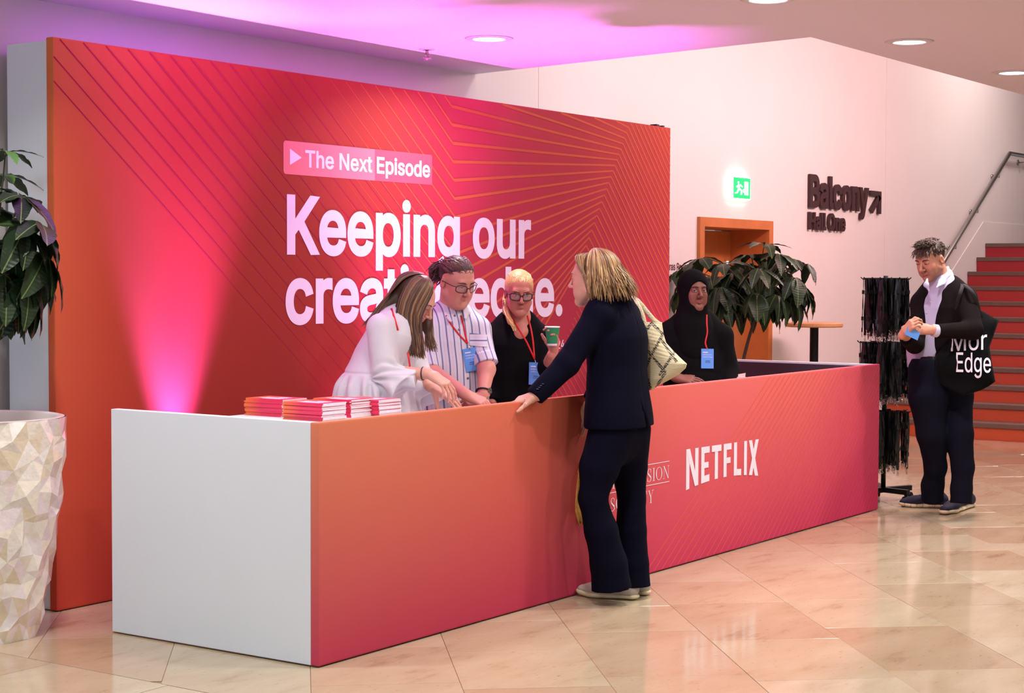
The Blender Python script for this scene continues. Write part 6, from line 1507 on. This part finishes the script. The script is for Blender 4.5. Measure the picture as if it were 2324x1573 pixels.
    tr = T.build('trousers', mat('navy_chino', rgb(13, 13, 27), .9, spec=.1, noise=.08, nscale=60), root, .006)
    bl = Blob(); bl.cone(A(2124, 809), A(2124, 822), .166, .166, .003, n_, .85, capa=True, capb=True); bo = bl.build('belt', mat('black_leather', rgb(16, 14, 16), .4), root, .006)
    q = on_cloth([bl], 2112, 815, D, .003); k = MB(); r_ = cam_dir(.78, -.62); k.tube([q+r_*.018+np.array([0, 0, .016]), q-r_*.018+np.array([0, 0, .016]), q-r_*.018-np.array([0, 0, .016]), q+r_*.018-np.array([0, 0, .016])], .003, 6, closed=True); k.build('buckle', M['clip_silver'], bo)
    # shoes
    def shoe(toe, heel):
        t = on_z(toe[0], toe[1], 0); h = on_z(heel[0], heel[1], 0); d = unit(t-h); L = np.linalg.norm(t-h); sd = np.cross(d, [0, 0, 1]); P = lambda a, b, c: h+d*a*L+sd*b+np.array([0, 0, c])
        so = Blob(); so.chain([P(.08, 0, .016), P(.45, 0, .014), P(.72, .0, .014), P(.93, 0, .02)], [.040, .038, .047, .034], .01, np.array([0, 0, 1.0]), [.42, .40, .36, .45]); so.half(P(0, 0, .002), (0, 0, -1))
        so.disp = lambda X: .003*(np.abs(np.sin(((X-h)@d)/L*24)) < .16)
        up = Blob(); up.chain([P(.1, 0, .055), P(.35, 0, .062), P(.7, 0, .044), P(.92, 0, .036)], [.039, .039, .044, .031], .02, np.array([0, 0, 1.0]), [.9, .85, .62, .62]); up.cone(P(.14, 0, .05), P(.2, 0, .10), .038, .036, .03); up.half(P(0, 0, .025), (0, 0, -1))
        so.build('shoe_sole', mat('cream_segmented_sole', rgb(218, 196, 166), .6), root, .003); u_ = up.build('shoe_upper', mat('navy_knit', rgb(22, 22, 50), .8, noise=.15, nscale=200), root, .004)
        lc = MB()
        for f in (.42, .5, .58): lc.tube([up.march(P(f, s_, .2), (0, 0, -1), .2)+np.array([0, 0, .001]) for s_ in (-.022, -.008, .008, .022)], .0025, 5)
        lc.build('laces', mat('navy_lace', rgb(40, 34, 54), .7), u_, True)
    shoe((2044, 1150), (2148, 1153)); shoe((2138, 1170), (2206, 1149))
    # hair
    rd = random.Random(17); base = Blob(); base.ell(hd.w((0, -.02, .048)), np.array((.08, .098, .088)), hd.M, .02); base.ell(hd.w((0, .094, -.034)), np.array((.068, .06, .092)), hd.M, .012, 's'); base.ell(hd.w((0, -.05, -.075)), np.array((.1, .06, .05)), hd.M, .015, 's'); base.ell(hd.w((0, .03, -.05)), np.array((.1, .06, .06)), hd.M, .015, 's')
    base.build('hair_base', mat('man_hair_base', rgb(52, 34, 26), .6), root, .005); cols = [rgb(70, 46, 34), rgb(54, 35, 26), rgb(88, 60, 44)]; H = Hair(hd)
    for i in range(1300):
        ph = rd.uniform(-math.pi, math.pi); th = rd.uniform(0, 1.12 if abs(ph) < 1.0 else 1.5); st_ = H.sk(th, ph, -.006); L_ = rd.uniform(.03, .05) if th < 1.1 and abs(ph) < 1.6 else rd.uniform(.012, .022)
        out = (st_-np.array([0, -.02, .03])); out = out/np.linalg.norm(out); sw = np.array([rd.gauss(0, .3), .75 if abs(ph) < 1.8 else -.2, .15 if th < .8 else -.7])
        H.lock([st_, st_+out*L_*.24+sw*L_*.45, st_+out*L_*.22+sw*L_*1.0], None, rd.uniform(.0018, .003), .0016, rd.choice(cols)[:3])
    H.build('hair_locks', M['hair'], root, True, True)
    rg = MB(); q = on_cloth([B], 2080, 751, D-.3, .0); rg.tube([q+(cam_dir(0, -.6, 1)*math.cos(a)*.0105+cam_dir(0, 1, .5)*(math.sin(a)*.0105)+cam_dir(0, 1)*.008) for a in np.linspace(0, 6.28, 17)[:-1]], .0018, 6, closed=True); o = rg.build('ring', mat('gold', rgb(220, 170, 80), .25, metal=1), None, True); tag(o, 'gold ring on the hand of the man holding the card', 'ring')
    # card he holds
    c = A(2071, 757, -.42); rt_ = unit(cam_dir(1, .2, -.45)); upv = unit(np.cross(rt_, cam_dir(-.25, -1, .35))); nn = np.cross(rt_, upv); cd = MB(); cd.prism([(-.045, -.026), (.045, -.026), (.045, .026), (-.045, .026)], -.0008, .0008, lambda a, b, d: c+rt_*a+upv*b+nn*d); o = cd.build('blue_card', M['badge_blue'], None); tag(o, 'blue badge card held in both hands of the man', 'card')
    # tote bag on his shoulder
    DB = 10.77; tb = thing('tote_bag', 'black cotton tote bag with large white lettering hanging from the shoulder', 'bag', tuple(at(2190, 895, DB)))
    rows = [(706, 2190, 2229), (716, 2168, 2247), (727, 2150, 2267), (745, 2142, 2261), (787, 2128, 2246), (806, 2122, 2248), (856, 2125, 2257), (866, 2131, 2259), (876, 2140, 2245), (886, 2154, 2226), (897, 2176, 2192), (899, 2181, 2185)]
    wb = lambda x, y, sd: -.0014*min(100, max(0, y-722))+.012*math.sin(x*.09+y*.03)*.7+.008*math.sin(y*.11-x*.02)
    V, F, S_ = pillow(rows, DB, .045, 22, -.0006, 3, wb); mesh('bag_body', V, F, mat('black_canvas', rgb(10, 9, 11), .9, spec=.1), tb, True)
    def bag_front(x, y):
        for i in range(len(rows)-1):
            if rows[i][0] <= y <= rows[i+1][0]:
                t = (y-rows[i][0])/(rows[i+1][0]-rows[i][0]); a, b = (rows[i][j]*(1-t)+rows[i+1][j]*t for j in (1, 2)); tv = (i+t)/(len(rows)-1); s = min(1, max(0, (x-a)/(b-a))); return DB-.0006*(x-rows[0][1])-.045*(math.sin(math.pi*s)**.5)*min(1, math.sin(math.pi*min(1, max(.02, tv)*.97))**.4+.15)+wb(x, y, -1)-.006
        return DB-.06
    def bag_word(body, x0, x1, yb, cap, sk, bold):
        V, F = text_geo(body, bold); w0, w1 = V[:, 0].min(), V[:, 0].max(); P = []
        for x, y, z in V:
            xx = x0+(x-w0)/(w1-w0)*(x1-x0); yy = yb-y/CAPH*cap+sk*(xx-x0); P.append(at(xx, yy, bag_front(xx, yy)))
        mesh('bag_lettering', [tuple(p) for p in P], F, M['print_white'], tb)
    bag_word('Mor', 2158, 2240, 797, 44, -.05, .004); bag_word('Edge', 2170, 2249, 844, 44, .02, .004)
    sp = MB()
    for (x0, x1, y0) in ((2168, 2176, 720), (2226, 2206, 708)):
        P = [at(x0, y0+14, DB-.06), at(x0*.6+x1*.4, 690, DB-.10), at(x1+4, 664, DB-.135), at(2186, 645, DB-.07), at(2176, 643, DB+.08)]
        Q = np.array(P); tt = np.linspace(0, 4, 17); i0 = np.minimum(tt.astype(int), 3); Q = Q[i0]*(1-(tt-i0))[:, None]+Q[i0+1]*(tt-i0)[:, None]
        for _ in range(3): Q[1:-1] = (Q[:-2]+2*Q[1:-1]+Q[2:])/4
        sp.tube(Q, [(.014, .0018)]*len(Q), 6, flat=tuple(cam_dir(0, -1, .2)))
    sp.build('strap', mat('black_webbing', rgb(18, 17, 19), .8), tb, True)
    return root
man()

# ------------------------------------------------------------------ woven straw bag on the navy woman's shoulder
def straw_bag():
    DB = 8.08; root = thing('straw_bag', 'cream woven straw bag with black diamond pattern on the navy shoulder', 'bag', tuple(at(1490, 885, DB)))
    rows = [(731, 1462, 1502), (745, 1455, 1504), (762, 1452, 1507), (778, 1451, 1512), (795, 1451, 1527), (812, 1452, 1544), (826, 1454, 1559), (836, 1456, 1556), (850, 1460, 1541), (864, 1464, 1516), (876, 1468, 1493), (886, 1472, 1480)]
    wv = lambda x, y, s: .0022*math.sin((x+y*.8)*1.05)*math.sin((x*.8-y)*1.05)
    V, F, S = pillow(rows, DB, .075, 64, -.0004, 7, wv)
    C = []; cream = np.array(rgb(208, 194, 158)[:3]); dk = np.array(rgb(34, 32, 26)[:3]); tan = np.array(rgb(176, 158, 120)[:3])
    def seg(x, y, a, b):
        ax, ay, bx, by = *a, *b; l2 = (bx-ax)**2+(by-ay)**2; t = max(0, min(1, ((x-ax)*(bx-ax)+(y-ay)*(by-ay))/l2)); return math.hypot(x-ax-t*(bx-ax), y-ay-t*(by-ay))
    L_ = [((1478, 733), (1452, 772)), ((1478, 733), (1505, 758)), ((1505, 758), (1478, 806)), (((1452, 772)), (1478, 806)), ((1478, 806), (1510, 845)), ((1478, 806), (1462, 842)), ((1530, 800), (1498, 850)), ((1510, 845), (1490, 878)), ((1462, 842), (1476, 880)), ((1500, 770), (1535, 820))]
    ii = 0
    for p in V:
        q = p-EYE; w = q@CF; x, y = 1162+FOC*(q@CR)/w, 786.5-FOC*(q@CU)/w; d = min(seg(x, y, a, b) for a, b in L_); chk = math.sin(x*1.05)*math.sin(y*1.05)
        c = cream*(1-.25*(.5+.5*math.sin((x+y*.8)*1.05)*math.sin((x*.8-y)*1.05)))
        if d < 3.2 and chk > -.25: c = dk
        C.append(c)
    mesh('bag_body', np.array(V), np.array(F), mat('straw', (1, 1, 1, 1), .7, attr=True), root, True, None, np.array(C))
    sp = MB()
    def strap(pts, r):
        Q = np.array([at(*p) for p in pts]); tt = np.linspace(0, len(Q)-1, 20); i0 = np.minimum(tt.astype(int), len(Q)-2); Q = Q[i0]*(1-(tt-i0))[:, None]+Q[i0+1]*(tt-i0)[:, None]
        for _ in range(2): Q[1:-1] = (Q[:-2]+2*Q[1:-1]+Q[2:])/4
        sp.tube(Q, [(r, .004)]*len(Q), 8, flat=tuple(cam_dir(0, -1, .1)))
    strap([(1464, 745, DB-.05), (1460, 720, DB-.04), (1450, 695, DB-.02), (1438, 676, DB+.02), (1425, 674, DB+.10), (1418, 690, DB+.22)], .012); strap([(1500, 738, DB+.03), (1485, 728, DB+.04), (1466, 705, DB+.05), (1446, 680, DB+.06), (1430, 674, DB+.12), (1420, 688, DB+.24)], .012)
    so = sp.build('strap', mat('straw_strap', rgb(200, 186, 152), .75, bump=.8, bscale=160), root, True)
    return root
straw_bag()

# mustard scarf carried on her far side
def scarf():
    D = 7.95; root = None; mb = MB(); V = []; F = []; n = 9; rows = [(1056, 1314, 1324), (1080, 1309, 1325), (1110, 1304, 1325), (1140, 1300, 1326), (1160, 1301, 1327), (1178, 1308, 1328), (1190, 1313, 1326)]
    for k, (y, a, b) in enumerate(rows):
        for j in range(n): x = a+(b-a)*j/(n-1); V.append(at(x, y+(4*math.sin(j*1.3) if k == 6 else 0), D+.10+.012*math.sin(j*1.9+k*.3)))
    m = len(V); V += [tuple(np.array(v)+cam_dir(0, 1)*.006) for v in V]; K = len(rows)
    for k in range(K-1):
        for j in range(n-1): a = k*n+j; F.append((a, a+n, a+n+1, a+1)); F.append((m+a, m+a+1, m+a+n+1, m+a+n))
        F.append((k*n, m+k*n, m+(k+1)*n, (k+1)*n)); e = k*n+n-1; F.append((e, e+n, m+e+n, m+e))
    for j in range(n-1): F.append((j, j+1, m+j+1, m+j)); a = (K-1)*n+j; F.append((a+1, a, m+a, m+a+1))
    o = mesh('scarf', V, F, mat('mustard_silk', rgb(196, 142, 62), .55, noise=.35, nscale=38), None, True); tag(o, 'mustard patterned scarf hanging in front of the navy trousers', 'scarf')
scarf()
# ring on the hand that rests on the desk
rg = MB(); q = at(1191, 908, 7.6); rg.tube([q+CU*.010*math.cos(a)+CF*.010*math.sin(a)+CR*.004*math.cos(a) for a in np.linspace(0, 6.28, 17)[:-1]], .0016, 6, closed=True)
o = rg.build('ring', M['clip_silver'], None, True); tag(o, 'silver ring on the hand resting on the desk edge', 'ring')
# small paper slip poking up behind the desk
q = at(1683, 848, 10.2); sl = MB(); sl.prism([(-.02, -.03), (.02, -.03), (.024, .004), (-.02, -.004)], -.001, .001, lambda a, b, d: q+cam_dir(1, 0)*a+np.array([0, 0, 1.0])*b+cam_dir(0, 1)*d); sl.box((q[0]-.02, q[1]-.02, .742), (q[0]+.02, q[1]+.02, q[2]-.02)); o = sl.build('card_holder', mat('pale_card', rgb(214, 190, 186), .5), None); tag(o, 'small pale card holder behind the desk near the headscarf wearer', 'card holder')
